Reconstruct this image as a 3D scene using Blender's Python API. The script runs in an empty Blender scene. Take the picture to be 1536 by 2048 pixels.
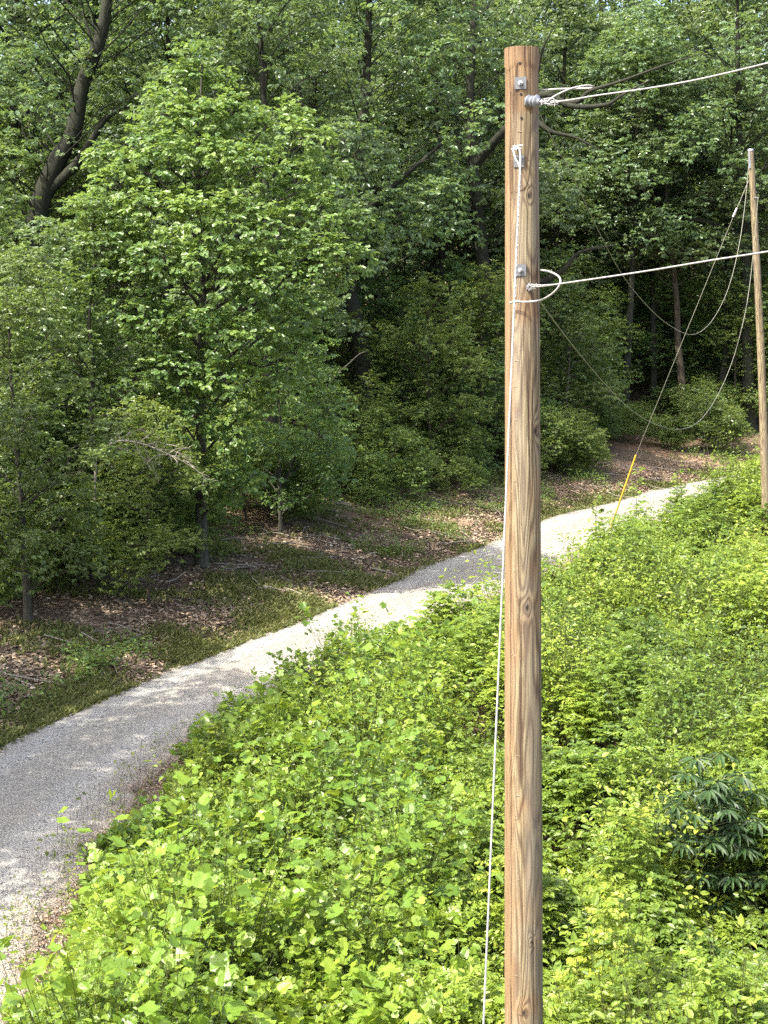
import bpy, math
import numpy as np
from mathutils import Vector, Matrix

scene = bpy.context.scene
col = scene.collection
R = math.radians
rng = np.random.default_rng(11)

# ------------------------------------------------------------------ camera, sky, sun
CAM = np.array([0.0, 0.0, 7.0]); PITCH = R(8.0); FPX = 2958.0
cam_d = bpy.data.cameras.new('camera'); cam = bpy.data.objects.new('camera', cam_d); col.objects.link(cam)
cam.location = CAM; cam.rotation_euler = (R(90) - PITCH, 0, 0)
cam_d.sensor_fit = 'VERTICAL'; cam_d.sensor_height = 36; cam_d.sensor_width = 27
cam_d.lens = 36 * FPX / 2048; cam_d.clip_end = 2000
scene.camera = cam

SUN_DIR = np.array([-0.73, -0.54, 0.0]); SUN_EL = R(56)
_az = SUN_DIR / np.linalg.norm(SUN_DIR)
SUN = np.array([_az[0] * math.cos(SUN_EL), _az[1] * math.cos(SUN_EL), math.sin(SUN_EL)])
world = bpy.data.worlds.new("World"); scene.world = world; world.use_nodes = True
wt = world.node_tree; wt.nodes.clear()
sky = wt.nodes.new('ShaderNodeTexSky'); sky.sky_type = 'NISHITA'; sky.sun_disc = False
sky.sun_elevation = SUN_EL; sky.sun_rotation = math.atan2(_az[0], _az[1]); sky.dust_density = 5.0; sky.air_density = 0.8; sky.ozone_density = 0.6
bg = wt.nodes.new('ShaderNodeBackground'); bg.inputs[1].default_value = 0.15
wo = wt.nodes.new('ShaderNodeOutputWorld')
wt.links.new(sky.outputs[0], bg.inputs[0]); wt.links.new(bg.outputs[0], wo.inputs[0])
sl = bpy.data.lights.new('sun', 'SUN'); sl.energy = 2.8; sl.angle = R(0.5); sl.color = (1.0, 0.95, 0.86)
so = bpy.data.objects.new('sun', sl); col.objects.link(so); so.location = (-20, -10, 40)
so.rotation_euler = Vector(SUN).to_track_quat('Z', 'Y').to_euler()
scene.view_settings.view_transform = 'Standard'; scene.view_settings.look = 'None'
scene.view_settings.exposure = 2.06; scene.view_settings.gamma = 1.0
try:
    scene.cycles.max_bounces = 8; scene.cycles.diffuse_bounces = 5; scene.cycles.glossy_bounces = 2
    scene.cycles.transmission_bounces = 4; scene.cycles.use_denoising = False
    scene.cycles.caustics_reflective = False; scene.cycles.caustics_refractive = False
except Exception:
    pass

# ------------------------------------------------------------------ helpers
def at(px, py, Y):
    """a point of the place seen at photo pixel (px, py), Y metres ahead"""
    a = (px - 768) / FPX; b = -(py - 1024) / FPX
    d = np.array([a, math.cos(PITCH) + b * math.sin(PITCH), -math.sin(PITCH) + b * math.cos(PITCH)])
    return CAM + d * (Y / d[1])

def link(o, parent=None):
    col.objects.link(o)
    if parent is not None: o.parent = parent
    return o

def tag(o, label=None, cat=None, group=None, kind=None):
    if label: o['label'] = label
    if cat: o['category'] = cat
    if group: o['group'] = group
    if kind: o['kind'] = kind
    return o

def empty(name, loc=(0, 0, 0), rz=0.0):
    o = bpy.data.objects.new(name, None); o.location = loc; o.rotation_euler = (0, 0, rz); o.empty_display_size = 0.3
    return link(o)

class MB:
    """collects polygons given as numpy arrays, builds one mesh"""
    def __init__(s): s.v = []; s.f = []; s.a = []; s.m = []; s.n = 0; s.sm = []
    def add(s, V, F, att=0.5, mat=0, smooth=False):
        V = np.asarray(V, float).reshape(-1, 3); F = np.asarray(F, int)
        s.v.append(V); s.f.append(F + s.n); s.n += len(V)
        s.a.append(np.broadcast_to(np.asarray(att, float), (len(F),)).copy())
        s.m.append(np.full(len(F), mat)); s.sm.append(np.full(len(F), smooth)); return s
    def mesh(s, name, mats):
        me = bpy.data.meshes.new(name)
        V = np.concatenate(s.v); me.vertices.add(len(V)); me.vertices.foreach_set('co', V.ravel().astype(np.float32))
        lt = np.concatenate([np.full(len(f), f.shape[1]) for f in s.f]).astype(np.int32)
        lv = np.concatenate([f.ravel() for f in s.f]).astype(np.int32)
        me.loops.add(len(lv)); me.loops.foreach_set('vertex_index', lv)
        me.polygons.add(len(lt)); ls = np.concatenate([[0], np.cumsum(lt)[:-1]]).astype(np.int32)
        me.polygons.foreach_set('loop_start', ls); me.polygons.foreach_set('loop_total', lt)
        me.polygons.foreach_set('material_index', np.concatenate(s.m).astype(np.int32))
        me.polygons.foreach_set('use_smooth', np.concatenate(s.sm))
        at_ = me.attributes.new('v', 'FLOAT', 'FACE'); at_.data.foreach_set('value', np.concatenate(s.a).astype(np.float32))
        for m in mats: me.materials.append(m)
        me.update(calc_edges=True); return me
    def build(s, name, mats, parent=None, loc=None):
        if not isinstance(mats, (list, tuple)): mats = [mats]
        o = bpy.data.objects.new(name, s.mesh(name, mats))
        if loc is not None: o.location = loc
        return link(o, parent)

def norm(a): return a / np.maximum(np.linalg.norm(a, axis=-1, keepdims=True), 1e-9)

def tube(mb, P, rad, seg=8, att=0.5, mat=0, caps=True, smooth=True):
    P = np.asarray(P, float); n = len(P); rad = np.broadcast_to(np.asarray(rad, float), (n,))
    T = np.gradient(P, axis=0); T = norm(T)
    ref = np.array([0, 0, 1.0]) if abs(T[0][2]) < 0.8 else np.array([1.0, 0, 0])
    U = norm(np.cross(T, ref)); W = np.cross(T, U)
    th = np.arange(seg) * 2 * np.pi / seg
    V = P[:, None] + rad[:, None, None] * (np.cos(th)[None, :, None] * U[:, None] + np.sin(th)[None, :, None] * W[:, None])
    i = np.arange(n - 1)[:, None] * seg; j = np.arange(seg)[None]; k = (j + 1) % seg
    F = np.stack([i + j, i + k, i + seg + k, i + seg + j], -1).reshape(-1, 4)
    mb.add(V.reshape(-1, 3), F, att, mat, smooth)
    if caps:
        for e in (0, n - 1):
            ring = V[e] if e else V[e][::-1]
            mb.add(ring, [list(range(seg))], att, mat)

def box(mb, c, s, rot=None, mat=0, att=0.5):
    v = np.array([[x, y, z] for x in (-1, 1) for y in (-1, 1) for z in (-1, 1)]) * np.array(s) / 2
    if rot is not None: v = v @ np.array(rot).T
    mb.add(v + np.array(c), [[0, 1, 3, 2], [4, 6, 7, 5], [0, 4, 5, 1], [2, 3, 7, 6], [0, 2, 6, 4], [1, 5, 7, 3]], att, mat)

def catmull(P, n):
    P = np.asarray(P, float); Q = np.vstack([2 * P[0] - P[1], P, 2 * P[-1] - P[-2]]); out = []
    for i in range(1, len(Q) - 2):
        t = np.linspace(0, 1, n, endpoint=False)[:, None]
        a, b, c, d = Q[i - 1], Q[i], Q[i + 1], Q[i + 2]
        out.append(.5 * (2 * b + (c - a) * t + (2 * a - 5 * b + 4 * c - d) * t ** 2 + (3 * b - a - 3 * c + d) * t ** 3))
    out.append(P[-1:]); return np.vstack(out)

_tab = np.random.default_rng(5).random((256, 256))
def vnoise(x, y):
    xi = np.floor(x).astype(int); yi = np.floor(y).astype(int); fx = x - xi; fy = y - yi
    fx = fx * fx * (3 - 2 * fx); fy = fy * fy * (3 - 2 * fy)
    g = lambda a, b: _tab[a % 256, b % 256]
    return (g(xi, yi) * (1 - fx) + g(xi + 1, yi) * fx) * (1 - fy) + (g(xi, yi + 1) * (1 - fx) + g(xi + 1, yi + 1) * fx) * fy
def fbm(x, y, o=4):
    s = 0; a = .5; t = 0
    for k in range(o): s = s + a * vnoise(x * 2 ** k + 17 * k, y * 2 ** k + 31 * k); t += a; a *= .5
    return s / t

# leaf outlines: vertices (side, along, lift), faces
RH = (np.array([[0, 0, 0], [-.30, .45, .06], [0, 1, -.08], [.30, .45, .06]]), [[0, 2, 1], [0, 3, 2]])
OV = (np.array([[0, 0, 0], [-.26, .25, .07], [-.25, .62, .05], [0, 1, -.12], [.25, .62, .05], [.26, .25, .07]]),
      [[0, 3, 2, 1], [0, 5, 4, 3]])
LO = (np.array([[0, 0, 0], [-.34, .02, .05], [-.48, .30, .04], [-.30, .46, .06], [-.42, .78, 0], [-.12, .88, .04], [0, .82, 0],
                [.12, .88, .04], [.42, .78, 0], [.30, .46, .06], [.48, .30, .04], [.34, .02, .05]]),
      [[0, 6, 5, 4, 3, 2, 1], [0, 11, 10, 9, 8, 7, 6]])
LN = (np.array([[0, 0, 0], [-.12, .3, .04], [-.10, .7, .0], [0, 1, -.10], [.10, .7, .0], [.12, .3, .04]]), [[0, 3, 2, 1], [0, 5, 4, 3]])
OAK = (np.array([[0, 0, 0], [-.14, .20, .03], [-.36, .42, .07], [-.20, .56, .05], [-.30, .84, -.02], [0, 1, -.14],
                 [.30, .84, -.02], [.20, .56, .05], [.36, .42, .07], [.14, .20, .03]]), [[0, 5, 4, 3, 2, 1], [0, 9, 8, 7, 6, 5]])

def leaves(mb, P, D, N, S, att, shape=OV, mat=0):
    """one leaf per row: position, direction, rough normal, size"""
    T, F = shape; F = np.array(F)
    D = norm(D); X = norm(np.cross(D, N)); N = np.cross(X, D)
    S = np.broadcast_to(np.asarray(S, float), (len(P),))
    V = P[:, None] + S[:, None, None] * (T[None, :, 0:1] * X[:, None] + T[None, :, 1:2] * D[:, None] + T[None, :, 2:3] * N[:, None])
    k = len(T); FF = (np.arange(len(P))[:, None, None] * k + F[None]).reshape(-1, F.shape[1])
    mb.add(V.reshape(-1, 3), FF, np.repeat(np.broadcast_to(att, (len(P),)), len(F)), mat)

# ------------------------------------------------------------------ materials
def new_mat(name):
    m = bpy.data.materials.new(name); m.use_nodes = True; nt = m.node_tree; nt.nodes.clear(); return m, nt
def nd(nt, t, **kw):
    n = nt.nodes.new(t)
    for k, v in kw.items():
        if k.startswith('i_'): n.inputs[k[2:].replace('_', ' ')].default_value = v
        else: setattr(n, k, v)
    return n
def ramp(nt, stops, fac=None, interp='LINEAR'):
    r = nd(nt, 'ShaderNodeValToRGB'); r.color_ramp.interpolation = interp
    e = r.color_ramp.elements
    while len(e) < len(stops): e.new(0.5)
    for q, (p, c) in zip(e, stops): q.position = p; q.color = (*c, 1) if len(c) == 3 else c
    if fac is not None: nt.links.new(fac, r.inputs[0])
    return r
def math_(nt, op, a, b=None, c=None):
    n = nd(nt, 'ShaderNodeMath', operation=op)
    for i, x in enumerate((a, b, c)):
        if x is None: continue
        if isinstance(x, (int, float)): n.inputs[i].default_value = x
        else: nt.links.new(x, n.inputs[i])
    return n.outputs[0]
def mixc(nt, f, a, b, blend='MIX'):
    n = nd(nt, 'ShaderNodeMix', data_type='RGBA', blend_type=blend)
    for i, x in ((0, f), (6, a), (7, b)):
        if isinstance(x, (int, float)): n.inputs[i].default_value = x
        elif isinstance(x, tuple): n.inputs[i].default_value = (*x, 1)
        else: nt.links.new(x, n.inputs[i])
    return n.outputs[2]
def coords(nt, kind='Object', scale=(1, 1, 1)):
    tc = nd(nt, 'ShaderNodeTexCoord'); mp = nd(nt, 'ShaderNodeMapping'); mp.inputs['Scale'].default_value = scale
    nt.links.new(tc.outputs[kind], mp.inputs[0]); return mp.outputs[0]
def noise(nt, vec, scale, detail=4, rough=.55, dist=0):
    n = nd(nt, 'ShaderNodeTexNoise'); n.inputs['Scale'].default_value = scale; n.inputs['Detail'].default_value = detail
    n.inputs['Roughness'].default_value = rough; n.inputs['Distortion'].default_value = dist
    nt.links.new(vec, n.inputs['Vector']); return n.outputs['Fac']
def out(nt, sh):
    o = nd(nt, 'ShaderNodeOutputMaterial'); nt.links.new(sh, o.inputs[0])
def principled(nt, colr, rough=.7, spec=.3, metal=0, bump=None, bstr=.5, bdist=.02):
    p = nd(nt, 'ShaderNodeBsdfPrincipled')
    if isinstance(colr, tuple): p.inputs['Base Color'].default_value = (*colr, 1)
    else: nt.links.new(colr, p.inputs['Base Color'])
    if isinstance(rough, (int, float)): p.inputs['Roughness'].default_value = rough
    else: nt.links.new(rough, p.inputs['Roughness'])
    p.inputs['Specular IOR Level'].default_value = spec; p.inputs['Metallic'].default_value = metal
    if bump is not None:
        b = nd(nt, 'ShaderNodeBump'); b.inputs['Strength'].default_value = bstr; b.inputs['Distance'].default_value = bdist
        nt.links.new(bump, b.inputs['Height']); nt.links.new(b.outputs[0], p.inputs['Normal'])
    return p.outputs[0]

def leaf_mat(name, stops, trans=(.2, .34, .04), tw=.35, rough=.45, spec=.4, jitter=.25):
    m, nt = new_mat(name)
    a = nd(nt, 'ShaderNodeAttribute', attribute_name='v'); oi = nd(nt, 'ShaderNodeObjectInfo')
    c = ramp(nt, stops, a.outputs['Fac']).outputs[0]
    h = nd(nt, 'ShaderNodeHueSaturation')
    nt.links.new(math_(nt, 'MULTIPLY_ADD', oi.outputs['Random'], .035, .4825), h.inputs['Hue'])
    nt.links.new(math_(nt, 'MULTIPLY_ADD', oi.outputs['Random'], jitter, 1 - jitter / 2), h.inputs['Value'])
    nt.links.new(c, h.inputs['Color'])
    p = principled(nt, h.outputs[0], rough, spec)
    t = nd(nt, 'ShaderNodeBsdfTranslucent')
    nt.links.new(mixc(nt, .65, h.outputs[0], trans), t.inputs[0])
    mx = nd(nt, 'ShaderNodeMixShader'); mx.inputs[0].default_value = tw
    nt.links.new(p, mx.inputs[1]); nt.links.new(t.outputs[0], mx.inputs[2]); out(nt, mx.outputs[0]); return m

M = {}
M['oak_leaf'] = leaf_mat('oak_leaf', [(0, (.050, .086, .042)), (.5, (.096, .152, .064)), (1, (.180, .238, .092))], (.30, .42, .09), .42, .34, .6)
M['hick_leaf'] = leaf_mat('bright_tree_leaf', [(0, (.050, .094, .032)), (.5, (.102, .168, .044)), (1, (.195, .265, .060))], (.30, .42, .07), .40, .36, .55)
M['under_leaf'] = leaf_mat('understory_leaf', [(0, (.068, .116, .034)), (.5, (.130, .190, .050)), (1, (.22, .275, .072))], (.38, .48, .07), .46, .45, .4)
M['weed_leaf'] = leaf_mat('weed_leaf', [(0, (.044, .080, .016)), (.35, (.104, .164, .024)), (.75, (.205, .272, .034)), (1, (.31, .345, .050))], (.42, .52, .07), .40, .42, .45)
M['tulip_leaf'] = leaf_mat('broad_lobed_leaf', [(0, (.056, .100, .016)), (.5, (.130, .200, .022)), (1, (.225, .280, .032))], (.44, .54, .06), .40, .40, .45)
M['glossy_leaf'] = leaf_mat('drooping_leaf', [(0, (.018, .040, .012)), (1, (.048, .090, .026))], (.10, .17, .03), .2, .45, .35)
M['grass'] = leaf_mat('grass_blade', [(0, (.070, .078, .026)), (.5, (.13, .138, .044)), (1, (.28, .25, .095))], (.24, .28, .06), .35, .55, .25)
def litter_mat():
    m, nt = new_mat('dead_leaf'); a = nd(nt, 'ShaderNodeAttribute', attribute_name='v')
    c = ramp(nt, [(0, (.075, .053, .033)), (.4, (.185, .135, .088)), (.75, (.33, .25, .17)), (1, (.50, .40, .29))], a.outputs['Fac']).outputs[0]
    out(nt, principled(nt, c, .75, .25)); return m
M['litter'] = litter_mat()
def stone_mat():
    m, nt = new_mat('gravel_stone'); a = nd(nt, 'ShaderNodeAttribute', attribute_name='v')
    c = ramp(nt, [(0, (.12, .115, .10)), (.4, (.20, .19, .17)), (.8, (.27, .26, .235)), (1, (.36, .34, .31))], a.outputs['Fac']).outputs[0]
    out(nt, principled(nt, c, .85, .2)); return m
M['stone'] = stone_mat()
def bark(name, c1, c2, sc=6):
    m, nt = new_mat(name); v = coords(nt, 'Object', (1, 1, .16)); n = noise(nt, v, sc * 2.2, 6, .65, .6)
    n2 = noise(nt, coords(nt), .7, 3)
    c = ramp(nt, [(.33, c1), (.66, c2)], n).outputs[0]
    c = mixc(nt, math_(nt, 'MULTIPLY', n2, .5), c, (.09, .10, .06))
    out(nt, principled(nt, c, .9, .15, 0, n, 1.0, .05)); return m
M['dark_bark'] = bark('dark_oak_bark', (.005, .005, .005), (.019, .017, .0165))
M['grey_bark'] = bark('grey_bark', (.03, .026, .022), (.10, .088, .075), 8)
M['brown_bark'] = bark('brown_bark', (.025, .017, .013), (.08, .055, .042), 7)
M['pale_bark'] = bark('pale_dead_wood', (.22, .19, .15), (.45, .40, .33), 9)
def stem_mat():
    m, nt = new_mat('green_stem'); out(nt, principled(nt, (.09, .10, .035), .6, .3)); return m
M['stem'] = stem_mat()

def ground_mat():
    m, nt = new_mat('forest_floor'); v = coords(nt)
    n1 = noise(nt, v, .35, 5); n2 = noise(nt, v, 22, 5, .7); n3 = noise(nt, v, 2.2, 4)
    c = ramp(nt, [(.25, (.065, .048, .032)), (.5, (.150, .108, .072)), (.75, (.31, .23, .155))], n2).outputs[0]
    g = ramp(nt, [(.3, (.030, .040, .014)), (.7, (.085, .105, .035))], n2).outputs[0]
    f = ramp(nt, [(.52, (0, 0, 0)), (.68, (.6, .6, .6))], n3).outputs[0]
    c = mixc(nt, f, c, g)
    r = ramp(nt, [(.58, (0, 0, 0)), (.70, (.6, .6, .6))], n1).outputs[0]
    c = mixc(nt, r, c, (.23, .125, .07))
    dd = None
    for cx, cy, sr in ((10.2, 59.8, 1.4), (13.2, 62.3, 1.5), (-6.0, 29.5, .9), (2.2, 45.5, 1.1)):   # bare clay patches
        sb = nd(nt, 'ShaderNodeVectorMath', operation='DISTANCE'); nt.links.new(v, sb.inputs[0]); sb.inputs[1].default_value = (cx, cy, 1.0)
        q = math_(nt, 'SUBTRACT', 1.25, math_(nt, 'DIVIDE', sb.outputs['Value'], sr)); dd = q if dd is None else math_(nt, 'MAXIMUM', dd, q)
    k = math_(nt, 'MULTIPLY_ADD', n3, 1.6, -.8); k = math_(nt, 'ADD', dd, k)
    c = mixc(nt, ramp(nt, [(.2, (0, 0, 0)), (.6, (.9, .9, .9))], k).outputs[0], c, mixc(nt, n2, (.30, .18, .10), (.56, .40, .27)))
    out(nt, principled(nt, c, .95, .1, 0, n2, 1, .06)); return m
M['ground'] = ground_mat()
def road_mat():
    m, nt = new_mat('crushed_stone'); v = coords(nt)
    vo = nd(nt, 'ShaderNodeTexVoronoi'); vo.inputs['Scale'].default_value = 30; nt.links.new(v, vo.inputs['Vector'])
    vo2 = nd(nt, 'ShaderNodeTexVoronoi'); vo2.inputs['Scale'].default_value = 60; nt.links.new(v, vo2.inputs['Vector'])
    sep = nd(nt, 'ShaderNodeSeparateColor'); nt.links.new(vo.outputs['Color'], sep.inputs[0])
    c = ramp(nt, [(0, (.170, .160, .134)), (.35, (.240, .228, .193)), (.8, (.29, .276, .235)), (1, (.355, .335, .283))], sep.outputs[0]).outputs[0]
    n1 = noise(nt, v, .9, 4); n2 = noise(nt, v, 7, 4, .7)
    c = mixc(nt, ramp(nt, [(.45, (0, 0, 0)), (.7, (.45, .45, .45))], n1).outputs[0], c, (.27, .235, .19))
    c = mixc(nt, ramp(nt, [(.5, (0, 0, 0)), (.7, (.35, .35, .35))], n2).outputs[0], c, (.165, .155, .143))
    a = nd(nt, 'ShaderNodeAttribute', attribute_name='across')
    # packed wheel tracks: finer and paler; verge: tan dust, dark bits
    tr = ramp(nt, [(.10, (0, 0, 0)), (.24, (.8, .8, .8)), (.34, (.0, .0, .0)), (.60, (0, 0, 0)), (.72, (.8, .8, .8)), (.84, (0, 0, 0))], a.outputs['Fac']).outputs[0]
    c = mixc(nt, tr, c, (.33, .32, .285))
    wob = math_(nt, 'ADD', a.outputs['Fac'], math_(nt, 'MULTIPLY_ADD', n2, .24, -.12))
    ed = ramp(nt, [(0, (.85, .85, .85)), (.10, (.0, .0, .0)), (.88, (0, 0, 0)), (1, (.85, .85, .85))], wob).outputs[0]
    c = mixc(nt, ed, c, mixc(nt, sep.outputs[1], (.16, .115, .08), (.30, .24, .18)))
    h = math_(nt, 'ADD', math_(nt, 'MULTIPLY', vo.outputs['Distance'], -1.0), math_(nt, 'MULTIPLY', vo2.outputs['Distance'], -.4))
    out(nt, principled(nt, c, .9, .2, 0, h, .8, .03)); return m
M['road'] = road_mat()

KNOTS = [(.04, 8.26, .035), (.085, 6.59, .05), (.018, 5.29, .05), (.05, 2.70, .03), (-.015, 2.14, .045)]
def pole_mat(name, seed=0, hero=True):
    m, nt = new_mat(name); tc = nd(nt, 'ShaderNodeTexCoord'); v = tc.outputs['Object']
    mp = nd(nt, 'ShaderNodeMapping'); mp.inputs['Scale'].default_value = (1, 1, .085); mp.inputs['Location'].default_value = (seed, 0, 0)
    nt.links.new(v, mp.inputs[0]); g = noise(nt, mp.outputs[0], 5.0, 2, .4, .3)
    sp = nd(nt, 'ShaderNodeSeparateXYZ'); nt.links.new(v, sp.inputs[0]); x, y, z = sp.outputs
    field = math_(nt, 'MULTIPLY', g, 22.0); dark = None
    if hero:
        for kx, kz, s in KNOTS:
            dx = math_(nt, 'SUBTRACT', x, kx); dz = math_(nt, 'MULTIPLY', math_(nt, 'SUBTRACT', z, kz), .55)
            d2 = math_(nt, 'ADD', math_(nt, 'MULTIPLY', dx, dx), math_(nt, 'MULTIPLY', dz, dz))
            e = math_(nt, 'EXPONENT', math_(nt, 'MULTIPLY', d2, -1 / (s * s)))
            field = math_(nt, 'ADD', field, math_(nt, 'MULTIPLY', e, 1.9))
            core = math_(nt, 'EXPONENT', math_(nt, 'MULTIPLY', d2, -11 / (s * s)))
            dark = core if dark is None else math_(nt, 'ADD', dark, core)
    ring = math_(nt, 'MULTIPLY_ADD', math_(nt, 'SINE', math_(nt, 'MULTIPLY', field, 6.283)), .5, .5)
    ring = math_(nt, 'POWER', ring, 1.6)
    mp2 = nd(nt, 'ShaderNodeMapping'); mp2.inputs['Scale'].default_value = (1, 1, .03); nt.links.new(v, mp2.inputs[0])
    fib = noise(nt, mp2.outputs[0], 95, 4, .7); big = noise(nt, mp2.outputs[0], 9, 3); pat = noise(nt, v, 1.6, 4)
    # grey weathered tan to orange brown
    base = ramp(nt, [(.30, (.105, .080, .042)), (.5, (.225, .183, .104)), (.68, (.35, .297, .180))], fib).outputs[0]
    late = mixc(nt, fib, (.045, .028, .018), (.118, .078, .046))
    c = mixc(nt, math_(nt, 'MULTIPLY', ring, .85), base, late)
    c = mixc(nt, ramp(nt, [(.45, (0, 0, 0)), (.65, (.5, .5, .5))], big).outputs[0], c, (.205, .175, .135))
    c = mixc(nt, ramp(nt, [(.52, (0, 0, 0)), (.66, (.65, .65, .65))], pat).outputs[0], c, mixc(nt, ring, (.24, .135, .065), (.11, .052, .024))) if hero else c
    if hero:
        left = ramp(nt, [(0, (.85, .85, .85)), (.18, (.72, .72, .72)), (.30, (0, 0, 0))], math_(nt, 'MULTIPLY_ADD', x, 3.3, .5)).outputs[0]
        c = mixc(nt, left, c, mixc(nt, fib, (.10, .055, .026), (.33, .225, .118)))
        top = ramp(nt, [(.0, (0, 0, 0)), (1, (.65, .65, .65))], math_(nt, 'MULTIPLY_ADD', z, 12, -12 * (POLE_TOP_L - .14))).outputs[0] if False else None
        c = mixc(nt, ramp(nt, [(0, (0, 0, 0)), (1, (.6, .6, .6))], math_(nt, 'MULTIPLY_ADD', z, 25, -25 * 8.82)).outputs[0], c, mixc(nt, fib, (.09, .050, .026), (.26, .165, .085)))
        c = mixc(nt, math_(nt, 'MINIMUM', dark, .92), c, (.012, .009, .008))
    n5 = noise(nt, mp2.outputs[0], 17, 4, .7)
    crack = ramp(nt, [(.36, (1, 1, 1)), (.42, (0, 0, 0))], n5).outputs[0]
    c = mixc(nt, math_(nt, 'MULTIPLY', crack, .85), c, (.045, .026, .016))
    h = math_(nt, 'ADD', math_(nt, 'MULTIPLY', ring, -.5), fib)
    h = math_(nt, 'SUBTRACT', h, crack)
    out(nt, principled(nt, c, .78, .25, 0, h, .7, .006)); return m
M['pole'] = pole_mat('treated_pine', 0, True)
M['pole_far'] = pole_mat('weathered_pine', 3.3, False)
def simple(name, c, rough=.5, metal=0., spec=.5, ns=30, amt=.25):
    m, nt = new_mat(name); n = noise(nt, coords(nt), ns, 3)
    cc = mixc(nt, n, tuple(x * (1 - amt) for x in c), tuple(min(1, x * (1 + amt)) for x in c))
    out(nt, principled(nt, cc, rough, spec, metal, n, .15, .002)); return m
M['galv'] = simple('galvanised_steel', (.42, .43, .44), .45, .8)
M['dull_steel'] = simple('dull_dark_steel', (.14, .145, .15), .6, .5)
M['alu'] = simple('aluminium_strand', (.31, .31, .298), .5, .15)
M['line'] = simple('weathered_aluminium', (.27, .27, .255), .55, .1)
M['insul'] = simple('grey_polymer', (.17, .185, .20), .42, 0, .5)
M['black'] = simple('hole_black', (.008, .007, .006), .9)
M['yellow'] = simple('yellow_guard_plastic', (.50, .29, .03), .4)
M['chip'] = simple('fresh_chipped_wood', (.28, .22, .15), .8)
M['crackdark'] = simple('crack_shade_wood', (.05, .028, .016), .9)  # shade inside the pole's cracks, put into the colour
M['wire_far'] = simple('weathered_strand', (.17, .17, .125), .5, .2)

# ------------------------------------------------------------------ terrain and road
LY = np.array([-30, 0, 8, 15, 20, 23.2, 25.7, 28.7, 31.7, 35, 39.1, 43.3, 48.5, 51.6, 55.1, 58.7, 62.5, 66, 72, 80, 100, 200])
LX = np.array([-9, -8.2, -8, -7.5, -6.9, -6.2, -5.2, -3.8, -2.3, -.8, 1, 3.1, 5.3, 7.6, 9.8, 12.6, 16, 20, 30, 44, 80, 300])
RY = np.array([-30, 0, 8, 13.7, 16, 19.3, 21.9, 25.4, 27.5, 30, 32.7, 35.9, 38.7, 42.4, 46, 50, 54.5, 58.7, 62.5, 68, 80, 200])
RX = np.array([-4.2, -3.9, -3.8, -3.8, -3.95, -3.9, -3.6, -2.5, -1.5, -.2, 1.3, 2.9, 4.3, 6.2, 8.1, 10.5, 13.4, 17.5, 23, 36, 65, 320])
def xl(y): return np.interp(y, LY, LX)
def xr(y): return np.interp(y, RY, RX)
def gz(x, y):
    x = np.asarray(x, float); y = np.asarray(y, float)
    d = np.maximum(xl(y) - x, 0) * .85
    bank = 3.6 * (1 - np.exp(-d * .135 / 3.6 * (1 + .25 * (fbm(x * .2, y * .2, 2) - .5)))) + .10 * (1 - np.exp(-d / .5))
    e = np.maximum(x - xr(y), 0)
    right = -.18 * (1 - np.exp(-e / 2.0))
    far = np.maximum(y - 70, 0) * .07
    off = np.clip(np.maximum(d, e) / 1.5, 0, 1)
    right = right + 1.1 * np.clip((e - 3) / 7, 0, 1) * np.clip((y - 34) / 14, 0, 1)
    return bank + right + far + off * (fbm(x * .45, y * .45, 4) - .5) * .34
def grid_mesh(name, xs, ys, mat, dz=0):
    X, Y = np.meshgrid(xs, ys); Z = gz(X, Y) + dz; nx = len(xs)
    i = np.arange(len(ys) - 1)[:, None] * nx; j = np.arange(nx - 1)[None]
    F = np.stack([i + j, i + j + 1, i + nx + j + 1, i + nx + j], -1).reshape(-1, 4)
    mb = MB(); mb.add(np.stack([X, Y, Z], -1), F, .5, 0, True); return mb.build(name, mat)
xs = np.concatenate([np.linspace(-400, -45, 16), np.arange(-40, 40, .4), np.linspace(45, 400, 16)])
ys = np.concatenate([np.linspace(-60, -4, 8), np.arange(-2, 90, .4), np.linspace(92, 700, 24)])
go = grid_mesh('ground', xs, ys, M['ground']); tag(go, kind='structure')
# road strip
yy = np.arange(-2, 72, .12); na = 40; aa = np.linspace(0, 1, na)
jl = (fbm(yy * 1.3, yy * 0 + 3.3, 4) - .5) * .8; jr = (fbm(yy * 1.3, yy * 0 + 9.1, 3) - .5) * .6
XLr = xl(yy) - .05 + jl; XRr = xr(yy) + .25 + jr
Xr = XLr[:, None] * (1 - aa) + XRr[:, None] * aa; Yr = np.repeat(yy[:, None], na, 1)
# crown plus shallow ruts
prof = .035 + .05 * np.sin(np.pi * aa) - .03 * np.exp(-((aa - .27) / .07) ** 2) - .03 * np.exp(-((aa - .71) / .07) ** 2)
Zr = gz(Xr, Yr) * 0 + prof[None] + (fbm(Xr * 3, Yr * 3, 3) - .5) * .02
Zr[:, 0] = -.03; Zr[:, -1] = -.03; Zr[:, 1] = np.minimum(Zr[:, 1], .03); Zr[:, -2] = np.minimum(Zr[:, -2], .03)
Zr += np.where(Xr < xl(Yr), gz(Xr, Yr), 0)
i = np.arange(len(yy) - 1)[:, None] * na; j = np.arange(na - 1)[None]
mb = MB(); mb.add(np.stack([Xr, Yr, Zr], -1), np.stack([i + j, i + j + 1, i + na + j + 1, i + na + j], -1).reshape(-1, 4), .5, 0, True)
road = mb.build('road', M['road']); tag(road, kind='structure')
ra = road.data.attributes.new('across', 'FLOAT', 'POINT'); ra.data.foreach_set('value', np.tile(aa, len(yy)).astype(np.float32))

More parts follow.
